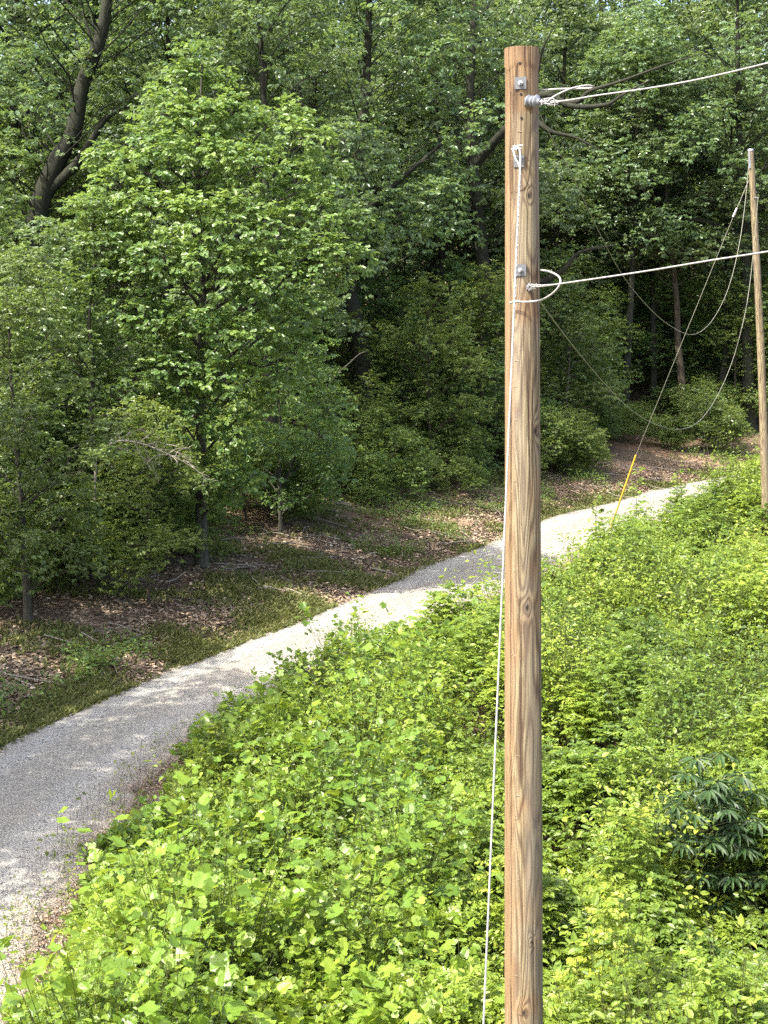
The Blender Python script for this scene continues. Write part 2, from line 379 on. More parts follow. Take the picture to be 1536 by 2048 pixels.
# loose stones on the road and verges
def scatter_visible(n, fx, y0, y1, pw=1.5):
    """y sampled denser near the camera"""
    u = rng.random(n); y = (y0 ** (1 - pw) + u * (y1 ** (1 - pw) - y0 ** (1 - pw))) ** (1 / (1 - pw)); return fx(y), y
n = 30000
x, y = scatter_visible(n, lambda y: xl(y) - .35 + (xr(y) - xl(y) + 1.0) * rng.random(n), 12, 60, 2.2)
s = rng.uniform(.005, .015, n) + .012 * rng.random(n) ** 6; z = np.where((x > xl(y)) & (x < xr(y)), .05, gz(x, y)) + s * .3
oc = np.array([[1, 0, 0], [-1, 0, 0], [0, 1, 0], [0, -1, 0], [0, 0, 1], [0, 0, -.6]], float)
of = np.array([[0, 2, 4], [2, 1, 4], [1, 3, 4], [3, 0, 4], [2, 0, 5], [1, 2, 5], [3, 1, 5], [0, 3, 5]])
V = oc[None] * s[:, None, None] * rng.uniform(.6, 1.3, (n, 6, 1)) * np.array([1.2, 1, .7]) + np.stack([x, y, z], -1)[:, None]
mb = MB(); mb.add(V.reshape(-1, 3), (np.arange(n)[:, None, None] * 6 + of[None]).reshape(-1, 3), np.repeat(rng.random(n), 8))
tag(mb.build('gravel', M['stone']), 'loose pale gravel scattered over the road and its verges', 'gravel', kind='stuff')

# dead leaves on the bank and along the weed edge
def litter(n, x, y, smin, smax, dz=.012):
    P = np.stack([x, y, gz(x, y) + dz + rng.random(n) * .03], -1); th = rng.random(n) * 6.283
    D = np.stack([np.cos(th), np.sin(th), rng.normal(0, .25, n)], -1); N = np.array([0, 0, 1.]) + rng.normal(0, .35, (n, 3))
    leaves(mb, P, D, N, rng.uniform(smin, smax, n), np.clip(rng.normal(.45, .25, n), 0, 1), OV)
mb = MB(); n = 90000
x, y = scatter_visible(n, lambda y: xl(y) + .25 - rng.exponential(4.0, n) * np.where(rng.random(n) < .5, .35, 1.4), 18, 68, 1.6); litter(n, x, y, .05, .13)
n = 16000; x, y = scatter_visible(n, lambda y: xr(y) - .35 + np.abs(rng.normal(0, .8, n)), 11, 60, 1.9); litter(n, x, y, .02, .055, .02)
tag(mb.build('leaf_litter', M['litter']), 'brown dead leaves littering the bank and the road verges', 'dead leaves', kind='stuff')
# sticks
mb = MB()
for k in range(260):
    y0 = rng.uniform(22, 62); x0 = xl(y0) - rng.uniform(.2, 9); th = rng.random() * 6.28; L = rng.uniform(.3, 1.6)
    p = np.array([[x0 + L * t * math.cos(th + .3 * t), y0 + L * t * math.sin(th + .3 * t), 0] for t in (0, .35, .7, 1)])
    p[:, 2] = gz(p[:, 0], p[:, 1]) + .04 + rng.uniform(0, .08, 4); tube(mb, p, np.array([1, .9, .7, .4]) * rng.uniform(.008, .022), 4)
tag(mb.build('fallen_twigs', M['pale_bark']), 'bare fallen twigs lying on the shaded bank', 'twigs', kind='stuff')

# grass and low herbs on the left bank
mb = MB(); n = 70000
x, y = scatter_visible(n, lambda y: xl(y) + .25 - rng.exponential(2.6, n), 19, 68, 1.5)
k = fbm(x * .55, y * .55, 3) + .18 * np.exp(-(xl(y) - x) / 1.0) + rng.normal(0, .09, n); k = k - .5 * np.exp(-((x - 10.2) ** 2 + (y - 59.8) ** 2) / 3) - .5 * np.exp(-((x - 13.2) ** 2 + (y - 62.3) ** 2) / 3); ok = k > .69; x, y = x[ok], y[ok]; n = len(x)
nb = 6; X = np.repeat(x, nb) + rng.normal(0, .05, n * nb); Y = np.repeat(y, nb) + rng.normal(0, .05, n * nb)
th = rng.random(n * nb) * 6.283; D = np.stack([np.cos(th), np.sin(th), rng.uniform(.4, 2.0, n * nb)], -1)
leaves(mb, np.stack([X, Y, gz(X, Y) - .01], -1), D, np.stack([-np.cos(th), -np.sin(th), np.ones(n * nb)], -1), rng.uniform(.06, .2, n * nb),
       np.clip(np.repeat(rng.normal(.45, .2, n), nb) + rng.normal(0, .12, n * nb), 0, 1), LN)
tag(mb.build('verge_grass', M['grass']), 'patchy green grass and moss on the bank beside the road', 'grass', kind='stuff')
mb = MB(); n = 9000
x, y = scatter_visible(n, lambda y: xl(y) - .5 - rng.exponential(5, n), 20, 75, 1.4)
ok = (fbm(x * .4 + 40, y * .4, 3) + .012 * (xl(y) - x)) + rng.normal(0, .06, n) > .67; x, y = x[ok], y[ok]; n = len(x); nb = 16
h = np.repeat(rng.uniform(.1, .55, n), nb) * rng.uniform(.3, 1, n * nb)
X = np.repeat(x, nb) + rng.normal(0, .13, n * nb); Y = np.repeat(y, nb) + rng.normal(0, .13, n * nb); th = rng.random(n * nb) * 6.283
D = np.stack([np.cos(th), np.sin(th), rng.normal(0, .3, n * nb)], -1)
leaves(mb, np.stack([X, Y, gz(X, Y) + h], -1), D, np.array([0, 0, 1.]) + rng.normal(0, .3, (n * nb, 3)), rng.uniform(.05, .11, n * nb),
       np.clip(np.repeat(rng.normal(.4, .2, n), nb) + rng.normal(0, .1, n * nb), 0, 1), OV)
tag(mb.build('forest_herbs', M['under_leaf']), 'low leafy ground cover on the shaded forest floor', 'ground cover', kind='stuff')

# ------------------------------------------------------------------ weed thicket right of the road
def shoots(mb, x, y, h, nl, size, shape, hue, lean=.25, droop=.25, stem=True, spread=1.0, whorl=False):
    n = len(x); base = np.stack([x, y, gz(x, y)], -1)
    L = rng.normal(0, lean, (n, 2)); h = h * np.clip(rng.lognormal(-.06, .2, n), .5, 1.22); T = np.concatenate([L, np.ones((n, 1))], 1) * h[:, None]
    t = rng.uniform(.3, 1.0, (n, nl)); t[:, :3] = rng.uniform(.9, 1.02, (n, 3))
    P = base[:, None] + T[:, None] * t[..., None]
    th = rng.random((n, nl)) * 6.283
    if not whorl: th = th[:, :1] + np.arange(nl)[None] * 2.4 + rng.normal(0, .3, (n, nl))
    el = rng.normal(.22, .42, (n, nl)) + (t - .7) * 1.7 - droop * (1 - t)
    D = np.stack([np.cos(th) * np.cos(el), np.sin(th) * np.cos(el), np.sin(el)], -1)
    S = np.clip(rng.lognormal(-.08, .3, (n, nl)), .4, 1.6) * size * (1.15 - .5 * (t > .93))
    pet = (.35 * size + spread * .12 * (1.1 - t) * h[:, None])[..., None]
    P = P + D * pet
    D2 = D.copy(); D2[..., 2] -= droop
    N = np.stack([-np.cos(th) * .35, -np.sin(th) * .35, np.ones_like(th)], -1) + rng.normal(0, .42, (n, nl, 3))
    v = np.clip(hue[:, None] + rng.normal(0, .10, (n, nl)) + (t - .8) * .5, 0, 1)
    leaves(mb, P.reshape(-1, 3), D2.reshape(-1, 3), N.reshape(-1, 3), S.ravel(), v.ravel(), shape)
    if stem:
        # slim three-sided stems
        w = .003 + .002 * h; a3 = np.arange(3) * 2.094; ringo = np.stack([np.cos(a3), np.sin(a3), 0 * a3], -1)
        V = np.concatenate([base[:, None] + ringo[None] * w[:, None, None], (base + T * .93)[:, None] + ringo[None] * w[:, None, None] * .4], 1)
        F = np.array([[0, 1, 4, 3], [1, 2, 5, 4], [2, 0, 3, 5]])
        mb.add(V.reshape(-1, 3), (np.arange(n)[:, None, None] * 6 + F[None]).reshape(-1, 4), .5, 1)
def fronds(mb, x, y, h, nf, npair, size, hue):
    """compound leaves: leaflets in pairs along arching stalks"""
    n = len(x); base = np.stack([x, y, gz(x, y)], -1)
    th = rng.random((n, 1)) * 6.28 + np.arange(nf)[None] * 2.4; st = base[:, None] + np.stack([0 * th, 0 * th, h[:, None] * rng.uniform(.55, 1, (n, nf))], -1)
    L = size * npair * .55 * rng.uniform(.8, 1.2, (n, nf)); el = rng.uniform(.1, .9, (n, nf))
    for q in range(npair):
        t = (q + .6) / npair
        rad = L * t; zz = rad * np.sin(el) - .45 * rad ** 2 / np.maximum(L, .01)
        P = st + np.stack([np.cos(th) * rad * np.cos(el), np.sin(th) * rad * np.cos(el), zz], -1)
        for s in (-1, 1):
            a = th + s * 1.05; D = np.stack([np.cos(a), np.sin(a), -.15 + 0 * a], -1) + rng.normal(0, .1, (n, nf, 3))
            N = np.array([0, 0, 1.]) + rng.normal(0, .22, (n, nf, 3))
            leaves(mb, P.reshape(-1, 3), D.reshape(-1, 3), N.reshape(-1, 3), (size * rng.uniform(.8, 1.2, (n, nf))).ravel(),
                   np.clip(np.repeat(hue, nf) + rng.normal(0, .08, n * nf), 0, 1), OV)
MC = []
_y = 9.0
while _y < 54:
    for _ in range(max(3, int((.29 * _y + 4 - xr(_y)) * .85))):
        mx_ = rng.uniform(xr(_y) + .3, max(.29 * _y + 4.5, xr(_y) + 2)); MC.append((mx_, _y + rng.uniform(0, .9), rng.uniform(.4, 1.1), rng.uniform(.6, 2.1), rng.uniform(-.3, .3)))
    _y += .9
MC = np.array(MC)
EDGE = ((-1.35, 26.2, .75, .95), (-.5, 27.4, .8, 1.15), (.5, 28.6, .8, 1.0), (1.6, 30.4, .8, .8), (-2.7, 22.6, .6, .75), (-2.2, 24.0, .6, .7))   # ragged bushes lapping over the road edge
def mounds(x, y):
    best = np.zeros(len(x)); hue = np.zeros(len(x))
    for cx, cy, rr, hh, hu in MC:
        d2 = ((x - cx) ** 2 + (y - cy) ** 2) / rr ** 2; m = d2 < 1
        v = np.where(m, hh * np.sqrt(np.clip(1 - d2, 0, 1)), 0); q = v > best; best = np.where(q, v, best); hue = np.where(q, hu, hue)
    return best, hue
def weed_h(x, y):
    e = x - xr(y) - .40 + .8 * (fbm(x * .8, y * .8 + 7, 3) - .5)
    e = e - .55 * np.clip((y - 25) / 3, 0, 1) * np.clip((42 - y) / 4, 0, 1) + .16 * np.clip((23 - y) / 4, 0, 1)
    mh, mhue = mounds(x, y)
    h = .16 + .45 * fbm(x * .9 + 3, y * .9, 3) + mh * np.clip(.2 + e / 2.4, 0, 1.0) * .95 + .45 * np.clip((y - 34) / 10, 0, 1) * np.clip(e / 2, 0, 1)
    for ex, ey, er, eh in EDGE:
        d2 = ((x - ex) ** 2 + (y - ey) ** 2) / er ** 2; h = np.maximum(h, eh * np.sqrt(np.clip(1 - d2, 0, 1))); e = np.where(d2 < .9, np.maximum(e, .8), e)
    h = h * (1 - .6 * np.exp(-(((x - 3.62) / .85) ** 2 + ((y - 15.4) / 1.0) ** 2) ** 2))
    h = h * (1 - .65 * np.exp(-(((x - 10.4) / 1.6) ** 2 + ((y - 39.5) / 3.2) ** 2) ** 2))
    h = h * (1 - .7 * np.exp(-(((x - .95) / .8) ** 2 + ((y - 10.2) / 1.3) ** 2) ** 2))
    return np.clip(h * np.clip(e / .9, .15, 1), .08, 2.6), e, mhue
def patch(n, y0, y1, pw, side=1.0):
    u = rng.random(n); y = (y0 ** (1 - pw) + u * (y1 ** (1 - pw) - y0 ** (1 - pw))) ** (1 / (1 - pw))
    xa = xr(y) - .1; xb = np.maximum(.29 * y + 3.5, xa + 1); x = xa + (xb - xa) * rng.random(n); return x, y
mbf = MB(); mbt = MB()
# species map: broad lobed leaves in the near left corner
def tulip_w(x, y): return np.clip((1.3 + (y - 12) * .04 - x) / 1.2, 0, 1) * np.clip((30 - y) / 5, 0, 1) + .8 * (fbm(x * .6, y * .6 + 50, 3) - .55)
x, y = patch(60000, 9.5, 66, 1.25); h, e, mhue = weed_h(x, y); ok = (e > 0) & (h > .1); gap = fbm(x * .9 + 9, y * .9, 3); h = h * np.clip((gap - .30) / .10, .30, 1)
x, y, h, e, mhue = x[ok], y[ok], h[ok], e[ok], mhue[ok]; tw = tulip_w(x, y) + rng.normal(0, .12, len(x))
hue = np.clip(.22 + .8 * (fbm(x * .35, y * .35 + 20, 3) - .18) + mhue * .8, .02, .98) + rng.normal(0, .10, len(x))
T = tw > .5
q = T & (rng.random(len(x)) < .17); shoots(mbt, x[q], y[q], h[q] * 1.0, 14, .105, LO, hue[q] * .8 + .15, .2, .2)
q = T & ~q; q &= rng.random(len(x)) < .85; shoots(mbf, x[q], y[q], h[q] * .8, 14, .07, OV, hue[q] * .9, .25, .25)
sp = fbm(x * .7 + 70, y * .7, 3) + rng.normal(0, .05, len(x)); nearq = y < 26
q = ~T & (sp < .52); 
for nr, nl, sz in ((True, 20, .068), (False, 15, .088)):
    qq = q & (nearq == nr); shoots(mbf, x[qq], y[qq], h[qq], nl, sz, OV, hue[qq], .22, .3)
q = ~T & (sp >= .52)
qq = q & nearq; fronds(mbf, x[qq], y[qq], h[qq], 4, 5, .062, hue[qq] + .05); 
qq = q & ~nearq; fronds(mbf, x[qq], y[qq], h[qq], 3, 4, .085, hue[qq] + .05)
tag(mbf.build('weed_thicket', [M['weed_leaf'], M['stem']]), 'dense bright green small-leaved weeds and brambles filling the slope right of the road', 'weeds', kind='stuff')
tag(mbt.build('broadleaf_weeds', [M['tulip_leaf'], M['stem']]), 'pale yellow-green broad lobed leaves massed in the near left corner', 'weeds', kind='stuff')
# thin weeds sprouting through the gravel verge
mb = MB(); n = 800; x, y = scatter_visible(n, lambda y: xr(y) - .4 + np.abs(rng.normal(0, .9, n)), 10, 58, 1.6)
shoots(mb, x, y, rng.uniform(.08, .4, n), 6, .045, OV, rng.uniform(.2, .7, n), .4)
n = 900; x, y = scatter_visible(n, lambda y: xr(y) - .45 + np.abs(rng.normal(0, .9, n)), 10, 58, 1.6)
for a, b, hh in zip(x, y, rng.uniform(.05, .28, n)):
    z0 = float(gz(a, b)); tube(mb, [[a, b, z0], [a + rng.normal(0, .04), b + rng.normal(0, .04), z0 + hh]], [.004, .002], 3, 0, 2, caps=False)
tag(mb.build('verge_weeds', [M['weed_leaf'], M['stem'], M['litter']]), 'sparse sprouts and dry stubble growing through the gravel verge', 'weeds', kind='stuff')

# ------------------------------------------------------------------ trees
class TreeP:  # prototype meshes
    pass
def limb_pts(a, b, sag=.0, wob=.12, n=5):
    a = np.asarray(a, float); b = np.asarray(b, float); L = np.linalg.norm(b - a); t = np.linspace(0, 1, n)[:, None]
    p = a + (b - a) * t; p[:, 2] += (np.sin(np.pi * t[:, 0]) * sag * L)
    p[1:-1] += rng.normal(0, wob * L / n, (n - 2, 3)); return catmull(p, 3)
def clump(mb, c, r, rz, tips, nl, size, hue, shape, up=.25):
    d = norm(rng.normal(0, 1, (tips, 3)) + np.array([0, 0, up * 1.6])); rr = np.where(rng.random(tips) < .75, rng.uniform(.75, 1.08, tips), rng.uniform(.25, .75, tips))
    lump = 1 + .22 * np.sin(d[:, 0] * 5 + c[0]) * np.sin(d[:, 1] * 5 + c[1])
    P = c + d * rr[:, None] * lump[:, None] * np.array([r, r, rz])
    o = norm(d * np.array([1, 1, .6]) + np.array([0, 0, .15]))
    th = rng.random((tips, 1)) * 6.28 + np.arange(nl)[None] * 6.283 / nl + rng.normal(0, .25, (tips, nl))
    ra = np.stack([np.cos(th), np.sin(th), np.zeros_like(th)], -1)
    D = ra * .8 + o[:, None] * .6 + np.array([0, 0, -.42]) + rng.normal(0, .22, (tips, nl, 3))
    N = np.array([0, 0, .75]) + o[:, None] * .8 + rng.normal(0, .36, (tips, nl, 3))
    v = np.clip(hue + rng.normal(0, .14, (tips, 1)) + rng.normal(0, .10, (tips, nl)), 0, 1)
    P2 = P[:, None] + D * size * .25
    leaves(mb, P2.reshape(-1, 3), D.reshape(-1, 3), N.reshape(-1, 3), (size * rng.uniform(.5, 1.2, (tips, nl))).ravel(), v.ravel(), shape)
    return P
def make_tree(H, tr, cb, cr, nc, leaf, lmat, bmat, clr=1.0, tips=60, nl=7, shape=OAK, lean=(0, 0), top_pow=.8, clumps=None, trunk=None, hue0=.45,
              dens_in=.3, limbs_extra=(), reject=None, flat=.62, up=.25, thick=1.0):
    tm = MB(); cm = MB()
    if trunk is None:
        zz = np.linspace(-.3, H * .93, 9); tp = np.stack([lean[0] * (zz / H) ** 1.3 + rng.normal(0, .06, 9) * zz / H, lean[1] * (zz / H) + rng.normal(0, .06, 9), zz], -1); tp[0, :2] = 0; tp[1, :2] *= .3
        tp = catmull(tp, 4)
    else: tp = catmull(trunk, 6)
    hz = (tp[:, 2] - tp[0, 2]) / (tp[-1, 2] - tp[0, 2])
    tr_ = tr * (1 - .85 * hz ** .9) + tr * .45 * np.exp(-hz * H / .35)
    tube(tm, tp, tr_, 12)
    for lp, lr in limbs_extra:
        lp = catmull(lp, 5); tube(tm, lp, lr * (1 - .88 * np.linspace(0, 1, len(lp)) ** .8), 9)
    if clumps is None:
        clumps = []
        k = 0
        while len(clumps) < nc and k < nc * 40:
            k += 1; z = rng.uniform(cb, H); f = (z - cb) / (H - cb)
            env = cr * (np.sin(np.pi * min(1, .12 + .88 * f) ** top_pow) ** .6 if top_pow < 1 else (1 - f) ** .75 + .12)
            th = rng.random() * 6.283; rr = env * (math.sqrt(rng.uniform(.45, 1)) if rng.random() > dens_in else rng.random() * .7)
            c = np.array([rr * math.cos(th), rr * math.sin(th), z]); c[:2] += np.interp(z, tp[:, 2], tp[:, 0]), np.interp(z, tp[:, 2], tp[:, 1])
            r = clr * rng.uniform(.65, 1.2)
            if reject is not None and reject(c, r): continue
            if all(np.linalg.norm((c - q[0]) * [1, 1, 1.5]) > .52 * (r + q[1]) for q in clumps): clumps.append((c, r))
    for c, r in clumps:
        c = np.asarray(c, float); hd = math.hypot(c[0] - np.interp(c[2], tp[:, 2], tp[:, 0]), c[1] - np.interp(c[2], tp[:, 2], tp[:, 1]))
        za = max(tp[0, 2] + (tp[-1, 2] - tp[0, 2]) * .12, min(tp[-1, 2] * .97, c[2] - .55 * hd - .2)); a = np.array([np.interp(za, tp[:, 2], tp[:, 0]), np.interp(za, tp[:, 2], tp[:, 1]), za])
        lr = max(.012, min(tr * .38, .012 + .012 * thick * hd * H / 12)); lp = limb_pts(a, c, .06)
        tube(tm, lp, np.linspace(lr, lr * .3, len(lp)), 5, caps=False)
        tp_ = int(tips * r * r / (clr * clr)) + 8
        P = clump(cm, c, r, r * rng.uniform(flat * .8, flat * 1.2), tp_, nl, leaf, hue0 + rng.normal(0, .10), shape, up)
        for e in P[rng.random(len(P)) < .14]:
            tube(tm, [c, (c + e) / 2 + [0, 0, .02], e], [lr * .35, .006, .003], 3, caps=False)
    T = TreeP(); T.tm = tm.mesh('trunk', [bmat]); T.cm = cm.mesh('crown', [lmat]); return T
def place(T, name, x, y, label, cat='tree', group=None, rz=0, sc=1.0, dz=0, names=('trunk', 'crown')):
    e = empty(name, (x, y, float(gz(x, y)) - .05 + dz), rz); e.scale = (sc, sc, sc); tag(e, label, cat, group)
    link(bpy.data.objects.new(names[0], T.tm), e); link(bpy.data.objects.new(names[1], T.cm), e); return e
def pX(px, Y): return (px - 768) / FPX * Y * 1.005

OK_, HK, UN = M['oak_leaf'], M['hick_leaf'], M['under_leaf']
DB, GB, BB, PB = M['dark_bark'], M['grey_bark'], M['brown_bark'], M['pale_bark']

# the bright tree left of centre, clumps where its boughs stand
hy = 36.0; hx = pX(400, hy); hb = float(gz(hx, hy)) - .05
hcl = []
for (px, py, dy, r) in [(385, 110, 0, .55), (370, 175, .2, .8), (330, 225, -.4, .75), (430, 165, .6, .7), (395, 250, -.8, .9), (470, 225, -.5, .8), (520, 250, .8, .7), (575, 245, .2, .7), (610, 285, -.4, .75),
        (285, 300, -.6, .85), (220, 320, 0, .7), (240, 370, -.9, .85), (340, 330, -1.2, .9), (430, 320, -1.2, .9), (510, 345, -1.4, .85), (590, 370, -.7, .8), (650, 350, .5, .8), (300, 420, -1.7, .9), (380, 440, -2.0, 1.0),
        (470, 450, -2.1, .95), (560, 470, -1.7, .95), (640, 430, -.8, .8), (700, 450, 0, .75), (700, 520, -.6, .75), (640, 530, -1.5, .9), (240, 470, -1.5, .9), (190, 420, -.6, .7), (330, 520, -2.3, .95),
        (430, 545, -2.5, 1.0), (530, 560, -2.3, .95), (610, 620, -1.5, .9), (250, 570, -1.8, .9), (300, 640, -2.2, .9), (400, 660, -2.5, .95), (500, 670, -2.3, .95), (590, 710, -1.3, .8), (350, 740, -2.2, .9), (450, 760, -2.3, .9),
        (540, 800, -1.7, .8), (380, 840, -1.9, .85), (470, 870, -1.9, .85), (420, 950, -1.6, .8), (340, 930, -1.2, .75), (500, 960, -1.1, .7), (440, 1000, -.8, .6),
        (370, 300, 1.3, 1), (480, 300, 1.6, 1), (560, 450, 1.6, 1.1), (400, 500, 1.8, 1.1), (300, 500, 1.6, 1), (450, 650, 1.8, 1.1), (560, 650, 1.5, 1), (330, 800, 1.2, 1), (420, 400, 0, 1.1), (500, 550, 0, 1.1), (400, 780, 0, 1)]:
    p = at(px, py, hy + dy) - np.array([hx, hy, hb]); hcl.append((p, r))
T_hero = make_tree(13, .17, 2, 3, 0, .160, HK, GB, 1.0, 100, 7, OAK, clumps=[(c, q * .9) for c, q in hcl], lean=(.2, 0), hue0=.6, flat=.72, up=.4)

T_oak = [make_tree(21, .33, 5.5, 4.6, 84, .19, OK_, DB, 1.1, 42, 7, OAK, lean=(rng.uniform(-1.2, 1.2), 0), flat=.6, thick=.45) for _ in range(3)]
T_mid = [make_tree(12, .15, 1.8, 3.0, 60, .15, OK_ if k else HK, GB, .9, 48, 7, OAK, thick=.6, up=.45, lean=(rng.uniform(-.6, .6), 0), hue0=.5 if k else .4) for k in range(3)]
T_low = [make_tree(7.5, .07, 1.0, 2.0, 34, .13, (HK, UN)[k % 2], (GB, BB)[k % 2], .78, 52, 6, (OAK, OV)[k % 2], lean=(rng.uniform(-.5, .5), 0)) for k in range(4)]
T_sap = [make_tree(4.2, .03, .5, 1.15, 20, .105, UN, BB, .48, 30, 6, OV, lean=(rng.uniform(-.4, .4), 0), hue0=.5) for k in range(3)]
T_bush = [make_tree(2.0, .025, .15, 1.15, 24, .09, UN if k else HK, BB, .42, 34, 6, OV, hue0=.4, trunk=None) for k in range(3)]

place(T_hero, 'broadleaf_tree', hx, hy, 'tall bright green tree left of centre, its short grey trunk showing at its foot', group=None)
# lower left mass of pale green trees
for px, Y, T, sc, rz, lab in [
    (45, 29.5, T_mid[0], .62, .4, 'young tree at the far left edge with a thin bare trunk rising from the grass'),
    (185, 34.5, T_mid[0], .72, 2.2, 'rounded light green tree standing just left of the tallest bright tree'),
    (-60, 33, T_mid[0], .80, 3.9, 'pale green tree cut off by the left edge, above the bare-trunked young one'),
    (100, 37.5, T_mid[1], .66, 5.1, 'green tree below the dark forked oak at upper left'),
    (290, 32.0, T_low[1], .62, 1.0, 'small wispy yellow-green tree among the dark stems on the left bank'),
    (560, 41, T_low[0], .95, .7, 'slim shaded tree right of the tallest bright tree'),
    (625, 44, T_low[2], .62, 2.4, 'small dark tree left of the foot of the thick leaning oak trunk'),
    (860, 52, T_low[1], 1.0, 3.0, 'yellow-green understory tree left of the large wooden pole'),
    (960, 56, T_low[3], 1.0, 5.0, 'sparse understory tree just left of the large wooden pole, over the bank'),
    (1130, 60, T_low[0], .95, 1.9, 'leafy small tree just right of the large wooden pole, over the road bend'),
    (1200, 68, T_low[1], .9, 4.4, 'sunlit understory tree behind the low end of the slack wires')]:
    place(T, 'understory_tree', pX(px, Y), Y, lab, rz=rz, sc=sc)

# big forked dark oak upper left
def topx(P):
    P = np.asarray(P, float) - CAM; dep = P[:, 1] * math.cos(PITCH) - P[:, 2] * math.sin(PITCH); up_ = P[:, 1] * math.sin(PITCH) + P[:, 2] * math.cos(PITCH)
    return np.stack([768 + FPX * P[:, 0] / dep, 1024 - FPX * up_ / dep], -1)
def oak_custom(px_base, Y, trunk_px, tr, limbs, ncl, cr, cb, H, clear_from=-999):
    x = pX(px_base, Y); b = np.array([x, Y, float(gz(x, Y)) - .05])
    tr_pts = [np.array([0, 0, -.3])] + [at(a, c, Y + d) - b for a, c, d in trunk_px]
    lm = [([at(a, c, Y + d) - b for a, c, d in pts], r) for pts, r in limbs]
    # the boughs that show in the photograph carry their leaves behind and beside them
    lp = np.vstack([catmull(tr_pts, 4)] + [catmull(q[0], 4) for q in lm]) + b; lpx = topx(lp); ok_ = lpx[:, 1] > clear_from; lp = lp[ok_]; lpx = lpx[ok_]
    def reject(c, r):
        w = c + b; p = topx([w])[0]; d = np.hypot(*(lpx - p).T); k = np.argmin(d)
        return w[1] < lp[k, 1] + .9 * r and d[k] < 18 + r * FPX / Y * .85
    T = make_tree(H, tr, cb, cr, ncl + 6, .19, OK_, DB, 1.1, 34, 7, OAK, trunk=tr_pts, limbs_extra=lm, reject=reject, thick=.22); return T, x
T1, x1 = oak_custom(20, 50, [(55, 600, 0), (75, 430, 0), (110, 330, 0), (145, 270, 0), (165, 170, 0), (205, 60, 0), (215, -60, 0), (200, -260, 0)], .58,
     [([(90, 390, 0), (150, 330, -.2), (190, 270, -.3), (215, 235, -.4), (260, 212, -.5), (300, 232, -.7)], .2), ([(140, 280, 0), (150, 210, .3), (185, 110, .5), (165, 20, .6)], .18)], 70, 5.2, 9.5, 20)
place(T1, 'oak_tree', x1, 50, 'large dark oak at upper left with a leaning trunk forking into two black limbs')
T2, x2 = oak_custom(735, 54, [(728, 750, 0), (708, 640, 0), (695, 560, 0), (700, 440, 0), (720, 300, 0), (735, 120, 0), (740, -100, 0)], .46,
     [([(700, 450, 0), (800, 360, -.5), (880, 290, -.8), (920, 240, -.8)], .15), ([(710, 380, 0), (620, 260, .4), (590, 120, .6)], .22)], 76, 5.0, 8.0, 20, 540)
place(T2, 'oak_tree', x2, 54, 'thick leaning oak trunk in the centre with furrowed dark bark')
T3, x3 = oak_custom(985, 60, [(985, 800, 0), (975, 640, 0), (965, 520, 0), (950, 380, 0), (940, 200, 0), (950, 0, 0), (950, -150, 0)], .42,
     [([(965, 560, 0), (1060, 570, -.8), (1120, 545, -1.4), (1160, 505, -1.6), (1230, 490, -2)], .24),
      ([(950, 330, 0), (1010, 260, -1), (1085, 190, -1.8), (1140, 212, -2.4), (1210, 210, -2.8), (1245, 190, -3), (1300, 160, -3)], .22),
      ([(1085, 200, -1.8), (1150, 205, -2.2), (1180, 182, -2.4), (1240, 163, -2.6), (1330, 130, -2.8), (1400, 108, -3)], .13),
      ([(1060, 230, -1.4), (1100, 262, -1.8), (1150, 275, -2.0), (1200, 300, -2.2)], .15), ([(1070, 170, -1), (1085, 100, -1.4), (1110, 50, -1.6)], .10)], 60, 4.6, 9.5, 20)
place(T3, 'oak_tree', x3, 60, 'spreading oak behind the large wooden pole with long dark limbs reaching right')
T4, x4 = oak_custom(1500, 70, [(1498, 820, 0), (1492, 600, 0), (1490, 450, 0), (1480, 300, 0), (1475, 100, 0), (1475, -100, 0)], .33,
     [([(1490, 480, 0), (1400, 440, -.8), (1330, 458, -1.2), (1270, 470, -1.6)], .17), ([(1480, 420, 0), (1440, 400, -.8), (1395, 415, -1.0), (1350, 425, -1.3)], .11)], 70, 5.4, 10, 24, 450)
place(T4, 'oak_tree', x4, 70, 'dark oak trunk standing directly behind the slim distant pole')
for px, Y, k, sc, rz, lab in [
    (540, 47, 1, .85, 1.3, 'pair-like dark trunk in the deep shade right of the bright tree'),
    (338, 52, 2, .9, 4.1, 'dark trunk glimpsed behind the crown of the bright tree'),
    (1110, 72, 0, .95, 5.5, 'tall oak filling the canopy right of the large wooden pole'),
    (880, 64, 2, 1.0, .9, 'tall shaded oak between the leaning trunk and the large wooden pole'),
    (455, 58, 0, 1.0, 2.9, 'tall oak whose crown rises behind the tip of the bright tree')]:
    place(T_oak[k], 'oak_tree', pX(px, Y), Y, lab, rz=rz, sc=sc)

T_slim = [make_tree(20, .24, 8.5, 3.8, 60, .19, OK_, b, 1.1, 40, 7, OAK, lean=(l, 0), thick=.4) for b, l in ((DB, .5), (BB, -2.2))]
for px, Y, k, sc, rz, lab in [(1248, 69, 0, .95, 0, 'slender dark trunk nearest the yellow guard, bright leaves around its foot'), (1303, 72, 0, .8, 3.1, 'thin dark trunk second right of the yellow guard'),
                              (1362, 70, 1, .9, 0, 'reddish thin trunk leaning left under the slack wires'), (1438, 71, 0, .85, 1.2, 'slim dark trunk between the leaning reddish trunk and the distant pole')]:
    place(T_slim[k], 'forest_tree', pX(px, Y), Y, lab, rz=rz, sc=sc)
